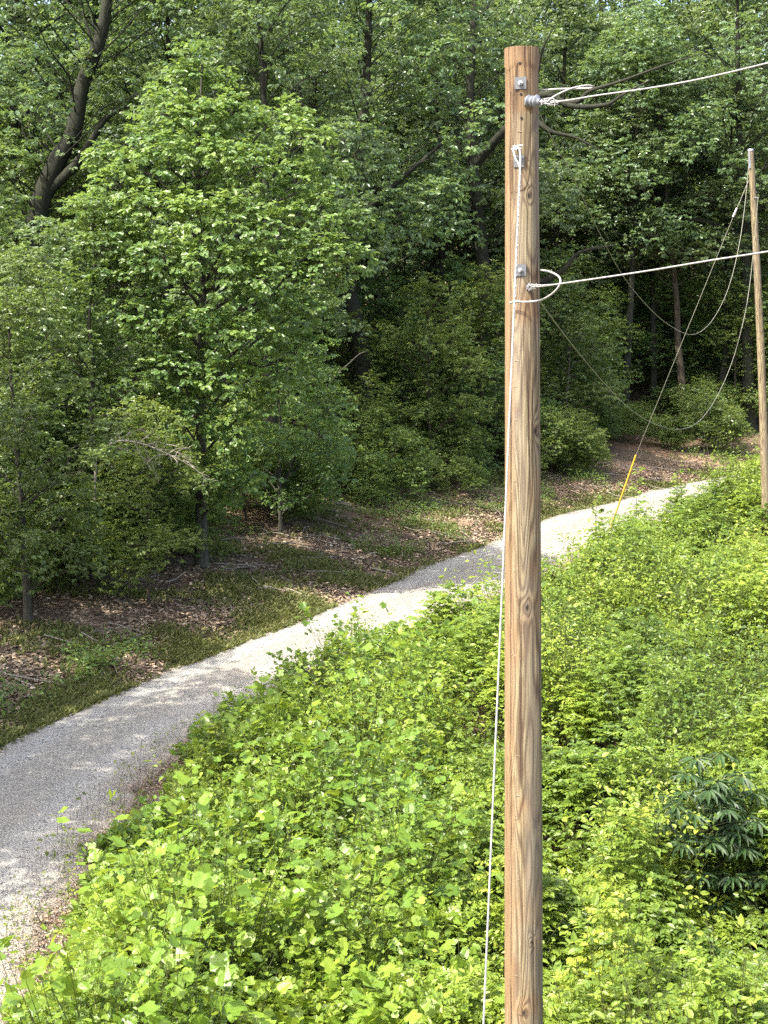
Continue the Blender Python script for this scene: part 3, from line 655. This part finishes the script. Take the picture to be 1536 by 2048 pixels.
# rows further back: nothing tells these apart
gb = 'background forest trees'; lb = 'one of the dense green forest trees massed at the back of the woods'
lrow = [(-150, 58), (60, 62), (210, 66), (620, 66), (760, 72), (1000, 76), (1320, 88), (1480, 86), (1640, 78), (1180, 86), (-40, 72), (350, 76), (520, 80), (860, 86),
        (1050, 92), (1230, 98), (1400, 100), (1560, 96), (700, 92), (150, 82), (-200, 80), (1700, 92), (-330, 66), (1800, 84), (300, 92), (950, 104), (600, 104), (1150, 108), (1330, 112), (1500, 112), (30, 98), (1650, 108)]
for k, (px, Y) in enumerate(lrow):
    place(T_oak[k % 3], 'oak_tree', pX(px, Y), Y + rng.uniform(-1, 1), lb, group=gb, rz=rng.random() * 6.28, sc=rng.uniform(1.1, 1.3))
gm = 'second-row forest trees'; lm = 'one of the mid-height green trees filling gaps between the oak trunks'
for k, (px, Y) in enumerate([(-30, 52), (260, 58), (400, 52), (590, 64), (800, 70), (1190, 75), (1300, 74), (1400, 80), (1540, 74), (720, 70), (930, 76), (500, 54), (130, 54), (1120, 80), (1460, 92), (1260, 90),
                             (300, 60), (-120, 46), (1620, 70), (1010, 84), (860, 76), (640, 76), (460, 70), (180, 72), (1360, 94), (1560, 88), (1400, 86), (1345, 90), (1450, 84)]):
    place(T_mid[1 + k % 2] if k % 3 else T_mid[0], 'forest_tree', pX(px, Y), Y, lm, group=gm, rz=rng.random() * 6.28, sc=rng.uniform(.8, 1.1))
gs = 'understory saplings in the woods'; ls = 'one of the thin leafy saplings under the forest canopy'
for k in range(30):
    px = rng.uniform(1080, 1540); Y = rng.uniform(70, 84)
    if 1235 < px < 1460 and Y < 74: Y += 5
    place(T_low[int(rng.integers(0, 4))] if k % 2 else T_sap[k % 3], 'sapling', pX(px, Y), Y, ls, 'sapling', gs, rng.random() * 6.28, rng.uniform(.7, 1.15), names=('stem', 'crown'))
for k in range(58):
    px = rng.uniform(-60, 1600); yl = np.interp(px, [0, 400, 700, 1100, 1400, 1600], [32, 38, 45, 58, 68, 70]); Y = yl + rng.uniform(1, 16)
    if (655 < px < 775 and Y < 55) or (1200 < px < 1380 and Y < 79) or (1470 < px < 1520): continue
    place((T_sap + T_low)[int(rng.integers(0, 5))], 'sapling', pX(px, Y), Y, ls, 'sapling', gs, rng.random() * 6.28, rng.uniform(.6, 1.1), names=('stem', 'crown'))
gbh = 'bushes along the forest edge'; lbh = 'one of the low leafy bushes at the edge of the woods above the bank'
for k in range(78):
    px = rng.uniform(-40, 1560) if k < 62 else rng.uniform(1080, 1520); yl = np.interp(px, [0, 400, 700, 1100, 1400, 1600], [29, 37, 44, 54, 63, 66]); Y = yl + rng.uniform(0, 12); small = (655 < px < 775 or 1215 < px < 1380)
    place(T_bush[k % 3], 'bush', pX(px, Y), Y, lbh, 'bush', gbh, rng.random() * 6.28, rng.uniform(.6, 1.35) * (.65 if small else 1), names=('stem', 'crown'))
for k in range(34):
    px = rng.uniform(-60, 350); Y = np.interp(px, [0, 400], [30.5, 36]) + rng.uniform(-.3, 7)
    if abs(px - 45) < 30 and Y < 32: Y += 2
    place((T_bush + T_sap)[k % 6], 'bush', pX(px, Y), Y, lbh, 'bush', gbh, rng.random() * 6.28, rng.uniform(.8, 1.3) * (1 if k % 6 < 3 else .6), names=('stem', 'crown'))
for px, Y, sc in [(690, 49, .8), (725, 50.5, .95), (765, 50, .85), (745, 48.5, .7), (660, 50, .8), (800, 51, .9)]:
    place(T_sap[int(px) % 3], 'sapling', pX(px, Y), Y, ls, 'sapling', gs, px * .1, sc, names=('stem', 'crown'))
# trees left of the frame that shade the road
for k, (x, y, sc) in enumerate([(-10.6, 19.3, .80), (-11.2, 24.6, .60), (-11.3, 15.3, .72)]):
    place(T_oak[k % 3], 'oak_tree', x, y, 'one of the trees just outside the left edge shading the road', group='trees shading the road from the left', rz=k * 1.7, sc=sc)

# distant woods that read as one mass
mb = MB()
for k in range(900):
    px = rng.uniform(-1500, 3000); Y = rng.uniform(112, 150); x = pX(px, Y); zt = float(gz(x, Y)) + rng.uniform(-1, 20)
    clump(mb, np.array([x, Y, zt]), rng.uniform(2, 3.5), 2.0, 46, 6, .5, .4, RH)
tag(mb.build('distant_woodland', OK_), 'far-off mass of woodland closing the view behind the forest', 'woodland', kind='stuff')

# dead branches
def twiggy(name, label, pts, r, nb, L, cat='branch', mat='pale_bark'):
    mb = MB(); P = catmull(pts, 6); tube(mb, P, np.linspace(r, r * .25, len(P)), 6)
    for _ in range(nb):
        k = int(rng.integers(len(P) // 4, len(P))); d = norm(P[min(k, len(P) - 1)] - P[max(k - 2, 0)]) + rng.normal(0, .55, 3); l = L * rng.uniform(.4, 1)
        q = [P[k], P[k] + norm(d) * l * .5 + rng.normal(0, .04, 3), P[k] + norm(d) * l + np.array([0, 0, -.12 * l])]
        q = catmull(q, 3); tube(mb, q, np.linspace(r * .35, .004, len(q)), 4, caps=False)
        for _ in range(4):
            kk = int(rng.integers(2, len(q))); d2 = norm(norm(d) + rng.normal(0, .6, 3)); tube(mb, [q[kk], q[kk] + d2 * l * .35], [.006, .003], 3, caps=False)
    return tag(mb.build(name, M[mat]), label, cat)
twiggy('dead_branch', 'pale bare branch with a spray of dead twigs before the shaded trees on the left', [at(190, 1000, 31), at(193, 910, 31), at(210, 895, 31), at(240, 882, 31), at(285, 888, 30.8), at(330, 905, 30.6), at(370, 925, 30.5)], .028, 26, .75)
twiggy('leaning_dead_stem', 'slender dead stem slanting up to the right below the leaning oak trunk', [at(560, 985, 42), at(590, 915, 42), at(625, 830, 42), at(665, 760, 42), at(700, 725, 42), at(722, 705, 42)], .05, 3, .5, 'dead stem', 'grey_bark')
mb = MB(); P = catmull([at(-40, 1178, 31.5), at(20, 1190, 31.6), at(75, 1203, 32), at(110, 1206, 32.3)], 5); tube(mb, P, np.linspace(.17, .13, len(P)), 12)
tag(mb.build('fallen_log', DB), 'dark fallen log lying on the bank at the left edge', 'log')

# saplings standing out of the thicket
def sapling(px, Y, h, label, shape=LO, size=.14, nl=20, lm='weed_leaf', name='sapling'):
    x = pX(px, Y); z = float(gz(x, Y)); e = empty(name, (x, Y, z)); tag(e, label, 'sapling'); tm = MB(); cm = MB()
    top = np.array([rng.normal(0, .12), rng.normal(0, .1), h]); st = catmull([[0, 0, -.05], top * .5 + rng.normal(0, .04, 3), top], 5); tube(tm, st, np.linspace(.016, .006, len(st)), 6)
    n = nl * 3; t = rng.uniform(.3, 1, n) ** .8; P = np.stack([np.interp(t, np.linspace(0, 1, len(st)), st[:, k]) for k in range(3)], -1)
    th = np.arange(n) * 2.4; el = rng.uniform(-.1, .7, n); D = np.stack([np.cos(th) * np.cos(el), np.sin(th) * np.cos(el), np.sin(el)], -1)
    Q = P + D * (rng.uniform(.12, .36, n) * (1.25 - t) * h * .45)[:, None]
    for a, b in list(zip(P, Q))[::3]: tube(tm, [a, b], [.005, .003], 3, caps=False)
    leaves(cm, Q, D + np.array([0, 0, -.35]), np.array([0, 0, 1.]) + rng.normal(0, .35, (n, 3)), rng.uniform(.6, 1.15, n) * size, np.clip(rng.normal(.5, .2, n), 0, 1), shape)
    tm.build('stem', M['stem'], e); cm.build('foliage', M[lm], e); return e
for a in [(560, 23.0, 1.1, 'lobed-leaf sapling at the road edge where the verge meets the thicket'), (660, 26.6, .9, 'leafy sapling poking above the thicket against the sunlit road, left of the pole'),
          (770, 29.2, .7, 'small sapling against the sunlit road between the first leafy one and the guy wire'), (430, 20.6, 1.1, 'sapling at the left tip of the thicket overhanging the shaded gravel'),
          (1190, 39.5, 1.9, 'dark upright sapling at the road edge just left of the yellow guard foot'), (1275, 43, 2.3, 'bushy round-leaved sapling beside the foot of the yellow guard'),
          (1350, 45, 2.1, 'bushy sapling on the thicket skyline between yellow guard and distant pole'), (300, 17.6, 1.0, 'low sapling edging the gravel at the lower left'),
          (130, 13.6, .7, 'lowest-left sapling beside the dead-leaf verge'), (830, 19.5, 1.5, 'tall pale sapling amid the thicket left of the guy wire')]:
    sapling(a[0], a[1], a[2], a[3])
# glossy drooping sapling, lower right
Y0 = 16.3; x = pX(1425, Y0); e = empty('drooping_leaf_sapling', (x, Y0, float(gz(x, Y0)))); tag(e, 'dark glossy sapling with long drooping leaves in whorls, lower right of the thicket', 'sapling')
tm = MB(); cm = MB(); b0 = np.array([x, Y0, float(gz(x, Y0))]); hub0 = np.array([0, 0, -.05])
st = catmull([[0, 0, -.05], [.03, 0, 1.1], [-.02, 0, 2.15]], 6); tube(tm, st, np.linspace(.022, .01, len(st)), 6)
for px, py, dy in [(int(rng.uniform(1325, 1520)), int(rng.uniform(1600, 1820)), rng.uniform(-.5, .6)) for _ in range(26)] + [(int(rng.uniform(1375, 1500)), int(rng.uniform(1540, 1640)), rng.uniform(-.3, .5)) for _ in range(10)] + [(1400, 1530, 0), (1440, 1520, .2), (1385, 1560, -.2), (1475, 1560, 0), (1420, 1585, -.4), (1500, 1590, .1), (1350, 1640, -.1), (1395, 1630, -.5), (1450, 1620, -.5), (1500, 1640, -.2), (1330, 1680, -.2), (1375, 1680, -.6),
                   (1425, 1680, -.6), (1480, 1690, -.4), (1520, 1690, 0), (1340, 1730, -.3), (1400, 1735, -.6), (1460, 1740, -.5), (1505, 1740, -.2), (1355, 1600, .3), (1450, 1650, .5), (1400, 1700, .5), (1370, 1780, -.3), (1440, 1790, -.4)]:
    px = 1423 + (px - 1425) * 1.18; py = 1650 + (py - 1650) * 1.12; p = at(px, py, Y0 + dy) - b0; a = np.array([0, 0, max(.3, p[2] - .5 * math.hypot(p[0], p[1]))]); q = limb_pts(a, p, .08, .05); tube(tm, q, np.linspace(.010, .004, len(q)), 4, caps=False)
    n = 15; th = np.arange(n) * 6.283 / n * 1.0 + rng.random(); el = rng.uniform(-.5, .15, n); D = np.stack([np.cos(th), np.sin(th), np.sin(el)], -1)
    P = p + D * .03; leaves(cm, P, D + np.array([0, 0, -.15]), np.array([0, 0, 1.]) + rng.normal(0, .12, (n, 3)), rng.uniform(.15, .23, n), rng.random(n), LN)
    leaves(cm, P + D * np.array([.14, .14, .08]), D + np.array([0, 0, -1.1]), np.array([0, 0, .8]) + D, rng.uniform(.08, .12, n), rng.random(n), LN)
tm.build('stem', M['stem'], e); cm.build('foliage', M['glossy_leaf'], e)

# ------------------------------------------------------------------ near utility pole
YP = 10.8
pt = at(1043.5, 97, YP); pb = at(1047.5, 2048, YP)
axis = norm(pt - pb); base = pb + axis * ((-.5 - pb[2]) / axis[2]); PL = float(np.linalg.norm(pt - base))
pole = empty('utility_pole', base); tag(pole, 'large brown wooden pole in the foreground with bolts and a grey insulator near its top', 'utility pole')
pole.rotation_euler = Vector((0, 0, 1)).rotation_difference(Vector(axis)).to_euler()
bpy.context.view_layer.update()
PM = np.array(pole.matrix_basis); 
_q = Vector((0, 0, 1)).rotation_difference(Vector(axis)).to_matrix().to_4x4(); PM = np.array(Matrix.Translation(Vector(base)) @ _q)
_r0 = PM[:3, :3]; ang0 = math.atan2(_r0[1, 0], _r0[0, 0])
PI_ = np.linalg.inv(PM)
def loc(p): return (PI_ @ np.append(p, 1))[:3]
def prad(z): return np.interp(z, [0, PL], [.158, .1165])
front = norm(np.array([0 - pt[0], 0 - pt[1]])); fl = _r0.T @ np.array([front[0], front[1], 0]); fang = math.atan2(fl[1], fl[0])  # local angle facing the camera
sx = -1 if (_r0.T @ np.array([1., 0, 0]))[0] < 0 else 1
NA, NZ = 180, 900; th = np.arange(NA) * 2 * np.pi / NA; zz = np.linspace(0, PL, NZ)
TH, ZZ = np.meshgrid(th, zz); rad = prad(ZZ) + .004 * (fbm(TH * 1.2 * 3, ZZ * .6, 2) - .5) + .0022 * (fbm(TH * 14, ZZ * 1.2, 3) - .5)
rad = rad * (1 + .0 * TH)
def adiff(a, b): return (a - b + np.pi) % (2 * np.pi) - np.pi
gro = fang - math.asin(.68) + .03 * (fbm(ZZ * .9, ZZ * 0 + 2, 2) - .5)
rad -= .022 * np.exp(-(adiff(TH, gro) / .05) ** 2) * np.clip(fbm(ZZ * .8, ZZ * 0 + 8, 2) * 4 - 1.1, .25, 1) * (ZZ < PL - .28)
g2 = fang + .55 + .06 * (fbm(ZZ * .7, ZZ * 0 + 12, 2) - .5); rad -= .007 * np.exp(-(adiff(TH, g2) / .02) ** 2) * np.clip(fbm(ZZ * 1.1, ZZ * 0 + 30, 2) * 6 - 3, 0, 1)
g3 = fang - .05 + .1 * (fbm(ZZ * .8, ZZ * 0 + 22, 2) - .5); rad -= .006 * np.exp(-(adiff(TH, g3) / .018) ** 2) * np.clip(fbm(ZZ * 1.3, ZZ * 0 + 44, 2) * 6 - 3.1, 0, 1)
rim = 1 / (1 + np.exp(-(ZZ - (PL - .135 + .02 * np.sin(TH * 3))) / .006)); rad += .006 * rim
V = np.stack([np.cos(TH) * rad, np.sin(TH) * rad, ZZ], -1)
i = np.arange(NZ - 1)[:, None] * NA; j = np.arange(NA)[None]; k = (j + 1) % NA
mb = MB(); PF = np.stack([i + j, i + k, i + NA + k, i + NA + j], -1).reshape(-1, 4)
ingro = ((np.abs(adiff(TH, gro)) < .036 + .05 * (fbm(ZZ * 1.2, ZZ * 0 + 61, 2) - .45)) & (ZZ < PL - .3))[:-1].reshape(-1)
mb.add(V.reshape(-1, 3), PF[~ingro], .5, 0, True)
if ingro.any(): mb.add(V.reshape(-1, 3), PF[ingro], .5, 2, True)  # groove faces take the darker material, painting in the shade of the crack
tv = np.vstack([V[-1], [[0, 0, PL + .004]]]); mb.add(tv, [[q, (q + 1) % NA, NA] for q in range(NA)], .5, 1)
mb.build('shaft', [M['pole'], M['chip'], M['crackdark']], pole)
def psurf(px, py, proud=.0):
    """local point, outward normal on the pole face seen at this photo pixel"""
    p = loc(at(px, py, YP)); z = p[2]; r = float(prad(z)); a = (px - (1043.5 + 4 * (py - 97) / 1951)) / FPX * YP
    an = fang + math.asin(max(-.99, min(.99, a / r))); n = np.array([math.cos(an), math.sin(an), 0])
    z += (YP - (YP - r)) * 0; rayz = 7 - at(px, py, YP)[2]
    z = p[2] + (rayz / YP) * r * math.cos(an - fang)
    return n * (r + proud) + np.array([0, 0, z]), n, an
def frame(n): t = np.cross([0, 0, 1.], n); return np.stack([t, n, [0, 0, 1.]], 1)
for (px, py) in [(1041, 166), (1041, 540)]:
    p, n, a = psurf(px, py, .004); m1 = MB(); box(m1, p, (.082, .008, .082), frame(n)); pl = m1.build('square_washer', M['dull_steel'], pole)
    m2 = MB(); tube(m2, [p + n * .004, p + n * .018], .018, 6, smooth=False); tube(m2, [p + n * .018, p + n * .045], .009, 10); b = m2.build('bolt', M['galv'], pl)
for (px, py) in [(1040, 126), (1042, 188), (1043, 236)]:
    p, n, a = psurf(px, py, -.004); m1 = MB(); tube(m1, [p, p + n * .0075], .0095, 14); m1.build('bolt_hole', M['black'], pole)
m1 = MB(); m2 = MB()
for py in [262, 700, 722, 775, 838, 962, 1142, 1310, 1512, 1592, 1638, 1762, 1952]:
    px = 1035 + rng.normal(0, 3); w = rng.uniform(.012, .04); p, n, a = psurf(px, py, .0012); t = frame(n)[:, 0]
    q = np.array([p - t * w / 2 + n * .0, p + [0, 0, rng.normal(0, .006)] + n * .0015, p + t * w / 2 + [0, 0, rng.normal(0, .005)]]); tube(m1, q, rng.uniform(.0012, .0022), 4)
m1.build('climbing_scuffs', M['chip'], pole)
for pts in [[(1012, 384), (1024, 385), (1036, 384), (1046, 379), (1052, 372)], [(1012, 137), (1020, 133), (1030, 130)], [(1052, 132), (1062, 129), (1074, 124)], [(1048, 100), (1050, 118), (1049, 136)], [(1034, 2030), (1044, 2031), (1056, 2030)]]:
    q = np.array([psurf(a, b, -.0005)[0] for a, b in pts]); tube(m2, q, [.002] + [.0035] * (len(q) - 2) + [.0015], 5)
m2.build('crack', M['crackdark'], pole)
# insulator: bells on a rod, clevis at the pole
def bell(mb, c, d, r, L):
    prof = [(0, .35), (.05, .9), (.28, 1.0), (.38, .97), (.45, .55), (1, .42)]
    tube(mb, [c + d * L * t for t, _ in prof], [r * q for _, q in prof], 20)
ip, inn, ia = psurf(1052, 203, .0); dW = norm(at(1112, 206, YP - .30) - at(1056, 203, YP - .14)); d = _r0.T @ dW
ins = MB(); 
c = ip + inn * .018
for q in range(3): bell(ins, c + d * (.006 + q * .034), d, (.043, .040, .047)[q], .040)
io = ins.build('insulator', M['insul'], pole)
m1 = MB(); tube(m1, [ip - inn * .01, c + d * .02], .010, 8); box(m1, ip + inn * .006, (.03, .012, .05), frame(inn)); tube(m1, [c + d * .10, c + d * .145], .009, 8)
tube(m1, [c + d * .13 + [0, 0, -.02], c + d * .13 + [0, 0, .02]], .006, 8); m1.build('clevis', M['galv'], io)
gripA = (PM @ np.append(c + d * .145, 1))[:3]
# neutral clevis
np_, nn, na_ = psurf(1056, 574, .0); m1 = MB(); box(m1, np_ + nn * .012, (.03, .03, .035), frame(nn)); tube(m1, [np_ + nn * .02 + [0, 0, -.028], np_ + nn * .02 + [0, 0, .028]], .007, 8)
tube(m1, [np_, np_ + nn * .05], .011, 10); nc = m1.build('neutral_clevis', M['galv'], pole); gripB = (PM @ np.append(np_ + nn * .04, 1))[:3]
# guy attachment
gp, gn, ga = psurf(1036, 299, .0); wp, wn, wa = psurf(1038, 322, .003); m1 = MB(); box(m1, wp, (.075, .006, .085), frame(wn)); ga_o = m1.build('guy_plate', M['dull_steel'], pole)
m1 = MB(); t = frame(gn)[:, 0]
tube(m1, [gp, gp + gn * .06], .010, 10); tube(m1, [gp + gn * .045 - t * .035, gp + gn * .045 + t * .035], .008, 8)
ph = np.linspace(0, np.pi, 9); tube(m1, np.array([gp + gn * .05 + t * .022 * math.cos(q) + np.array([0, 0, .02 * math.sin(q) - .005]) for q in ph]), .006, 8)
tube(m1, [gp + gn * .03 - t * .03 + [0, 0, .022], gp + gn * .03 + t * .045 + [0, 0, .026]], .003, 6); m1.build('guy_hook', M['galv'], ga_o)
guy_top = (PM @ np.append(gp + gn * .05, 1))[:3]; gt = _r0 @ t

# ------------------------------------------------------------------ wires
def strand(mb, P, r, seg=8, mat=0): tube(mb, P, r, seg, .5, mat)
def helix(mb, a, b, r, turns, rad, r2=None, ph0=0, n=120):
    d = norm(b - a); u = norm(np.cross(d, [0, 0, 1.])); w = np.cross(d, u); s = np.linspace(0, 1, n)[:, None]; p = ph0 + turns * 6.283 * s
    R2 = rad + ((r2 if r2 is not None else rad) - rad) * s; tube(mb, a + (b - a) * s + R2 * (np.cos(p) * u + np.sin(p) * w), r, 5)
def messy(mb, a, b, r, n):
    for q in range(n):
        m = (a + b) / 2 + rng.normal(0, .016, 3); tube(mb, catmull([a + rng.normal(0, .008, 3), m, b + rng.normal(0, .01, 3)], 4), r, 5)
    d = norm(b - a)
    for q in range(5):
        c = a + (b - a) * rng.random(); tube(mb, [c, c + norm(d + rng.normal(0, .8, 3)) * .03], r * .8, 4)
# upper line
P = catmull([gripA, at(1125, 202, YP - .32), at(1200, 190, YP - .5), at(1300, 176, YP - .75), at(1400, 158, YP - 1.0), at(1536, 126, YP - 1.4), at(1700, 84, YP - 1.8)], 8)
mb = MB(); strand(mb, P, .0056); up = mb.build('power_line', M['line']); tag(up, 'upper bare silver line running right from the grey insulator', 'power line')
mb = MB(); messy(mb, gripA, at(1112, 205, YP - .3), .0030, 7); helix(mb, gripA, at(1114, 204, YP - .3), .003, 5, .014, .008); mb.build('wire_tie', M['alu'], up)
mb = MB(); P = catmull([at(1060, 178, YP + .08), at(1080, 180, YP + .02), at(1120, 178, YP - .05), at(1160, 177, YP - .12), at(1182, 176, YP - .16), at(1186, 173, YP - .2), at(1172, 171, YP - .22), at(1140, 178, YP - .24), at(1110, 192, YP - .27), at(1094, 204, YP - .28)], 6)
strand(mb, P, .0068); tag(mb.build('jumper_wire', M['line']), 'narrow wire loop jutting right from the pole above the insulator', 'wire')
# lower line
P = catmull([gripB, at(1080, 573, YP - .35), at(1110, 569, YP - .5), at(1200, 556, YP - .8), at(1300, 541, YP - 1.1), at(1420, 521, YP - 1.5), at(1536, 503, YP - 1.9), at(1700, 474, YP - 2.4)], 8)
mb = MB(); strand(mb, P, .0056); lo = mb.build('power_line', M['line']); tag(lo, 'lower bare silver line running right across the slim distant pole', 'power line')
mb = MB(); messy(mb, gripB, at(1070, 573, YP - .3), .0032, 6); strand(mb, catmull([at(1068, 570, YP - .25), at(1090, 570, YP - .42), at(1120, 568, YP - .52)], 5), .0045, 6); mb.build('wire_tie', M['alu'], lo)
mb = MB(); P = catmull([at(1062, 538, YP + .12), at(1078, 540, YP - .02), at(1098, 543, YP - .15), at(1116, 552, YP - .3), at(1121, 563, YP - .36), at(1114, 578, YP - .36), at(1098, 592, YP - .3), at(1078, 601, YP - .22), at(1050, 604, YP - .17), at(1030, 603, YP - .155), at(1020, 606, YP - .13)], 6)
strand(mb, P, .0075); tag(mb.build('jumper_wire', M['line']), 'round wire loop curling from behind the pole to its front below the lower bolt plate', 'wire')
# guy wire of the near pole
bot = at(967, 2048, 9.35); top2 = at(1040, 338, YP - .24); dd = norm(bot - top2); end = bot + dd * ((0.0 - bot[2]) / dd[2])
mb = MB(); strand(mb, np.linspace(top2, end, 12), .0070); gw = mb.build('guy_wire', M['alu']); tag(gw, 'thick pale guy wire dropping from the near pole to lower left', 'guy wire')
mb = MB()
for s in (-1, 1): strand(mb, catmull([guy_top + gt * s * .024, (guy_top + top2) / 2 + gt * s * .017, top2, top2 + dd * .2], 5), .0068)
helix(mb, top2, top2 + dd * 1.0, .0022, 14, .0080, .0078, n=400); mb.build('guy_grip', M['alu'], gw)

# ------------------------------------------------------------------ far pole with its wires
YF = 42.0; ft = at(1501, 300, YF); fb = at(1531, 1036, YF); fa = norm(ft - fb); fz = float(gz(fb[0], YF)); fbase = fb + fa * ((fz - .3 - fb[2]) / fa[2]); FL = float(np.linalg.norm(ft - fbase))
fp = empty('utility_pole', fbase); fp.rotation_euler = Vector((0, 0, 1)).rotation_difference(Vector(fa)).to_euler(); tag(fp, 'slim weathered utility pole in the distance at the right edge, leaning slightly left', 'utility pole')
mb = MB(); zz = np.linspace(0, FL, 60); bend = .06 * np.sin(zz / FL * 3.1)
tube(mb, np.stack([bend, 0 * zz, zz], -1), np.interp(zz, [0, FL], [.130, .082]) + rng.normal(0, .0015, 60), 20); mb.build('shaft', M['pole_far'], fp)
mb = MB(); tube(mb, [[0, 0, FL - .02], [0, 0, FL + .03]], [.095, .07], 12); box(mb, [-.06, -.08, FL - .25], (.05, .03, .5)); mb.build('pole_top_bracket', M['galv'], fp)
mb = MB(); lx = (_r0.T @ np.array([1., 0, 0]))
q1 = at(1516, 395, YF - .6)
tube(mb, [at(1508, 396, YF) - fbase, at(1516, 395, YF - .6) - fbase], .02, 6)
sa = mb.build('standoff_arm', M['galv']); sa.parent = fp; sa.matrix_parent_inverse = (Matrix.Translation(Vector(fbase)) @ Vector((0, 0, 1)).rotation_difference(Vector(fa)).to_matrix().to_4x4()).inverted(); sa.location = fbase
def far_wire(pts, r0, r1, label, name='service_wire', cat='wire'):
    P = catmull([at(*p) for p in pts], 8); mb = MB(); tube(mb, P, np.linspace(r0, r1, len(P)), 6); return tag(mb.build(name, M['wire_far']), label, cat)
far_wire([(1070, 196, YP - .1), (1078, 222, 11.3), (1100, 270, 13), (1150, 362, 17), (1200, 468, 22), (1245, 550, 27), (1290, 607, 30.5), (1335, 648, 33.5), (1380, 669, 36.8), (1412, 655, 38.5), (1440, 615, 39.5), (1462, 560, 40.2), (1480, 480, 41), (1492, 390, 41.5), (1499, 305, 41.8)],
         .0042, .0090, 'upper slack wire drooping between the near pole top and the distant pole top')
far_wire([(1066, 582, YP - .05), (1082, 606, 11.5), (1140, 684, 15), (1210, 768, 20), (1265, 822, 26), (1310, 848, 30), (1355, 859, 33.5), (1395, 845, 36.5), (1430, 800, 38.3), (1462, 730, 39.5), (1485, 650, 40.4), (1498, 580, 40.9), (1508, 490, 41.2), (1516, 396, YF - .6)],
         .0042, .0100, 'lower slack wire sagging over the road bend up to the side of the distant pole')
ga1 = at(1497, 362, YF - .1); ga2 = at(1272, 910, 43.6); ga3 = at(1219, 1062, 44.0)
mb = MB(); tube(mb, [ga1, at(1481, 400, YF - .2), at(1470, 425, YF - .25), ga2], .0085, 6); k1 = at(1470, 425, YF - .25)
fg = mb.build('guy_wire', M['wire_far']); tag(fg, 'thin guy wire from the distant pole down to the yellow guard', 'guy wire')
mb = MB(); tube(mb, [k1 + [-.05, 0, -.12], k1 + [.05, 0, .12]], .032, 8); mb.build('guy_insulator', M['galv'], fg)
mb = MB(); P = np.linspace(ga2, ga3, 8); tube(mb, P, np.linspace(.029, .024, 8), 10); mb.build('guy_guard', M['yellow'], fg)['label'] = 'bright yellow plastic guard on the lower end of the guy wire'
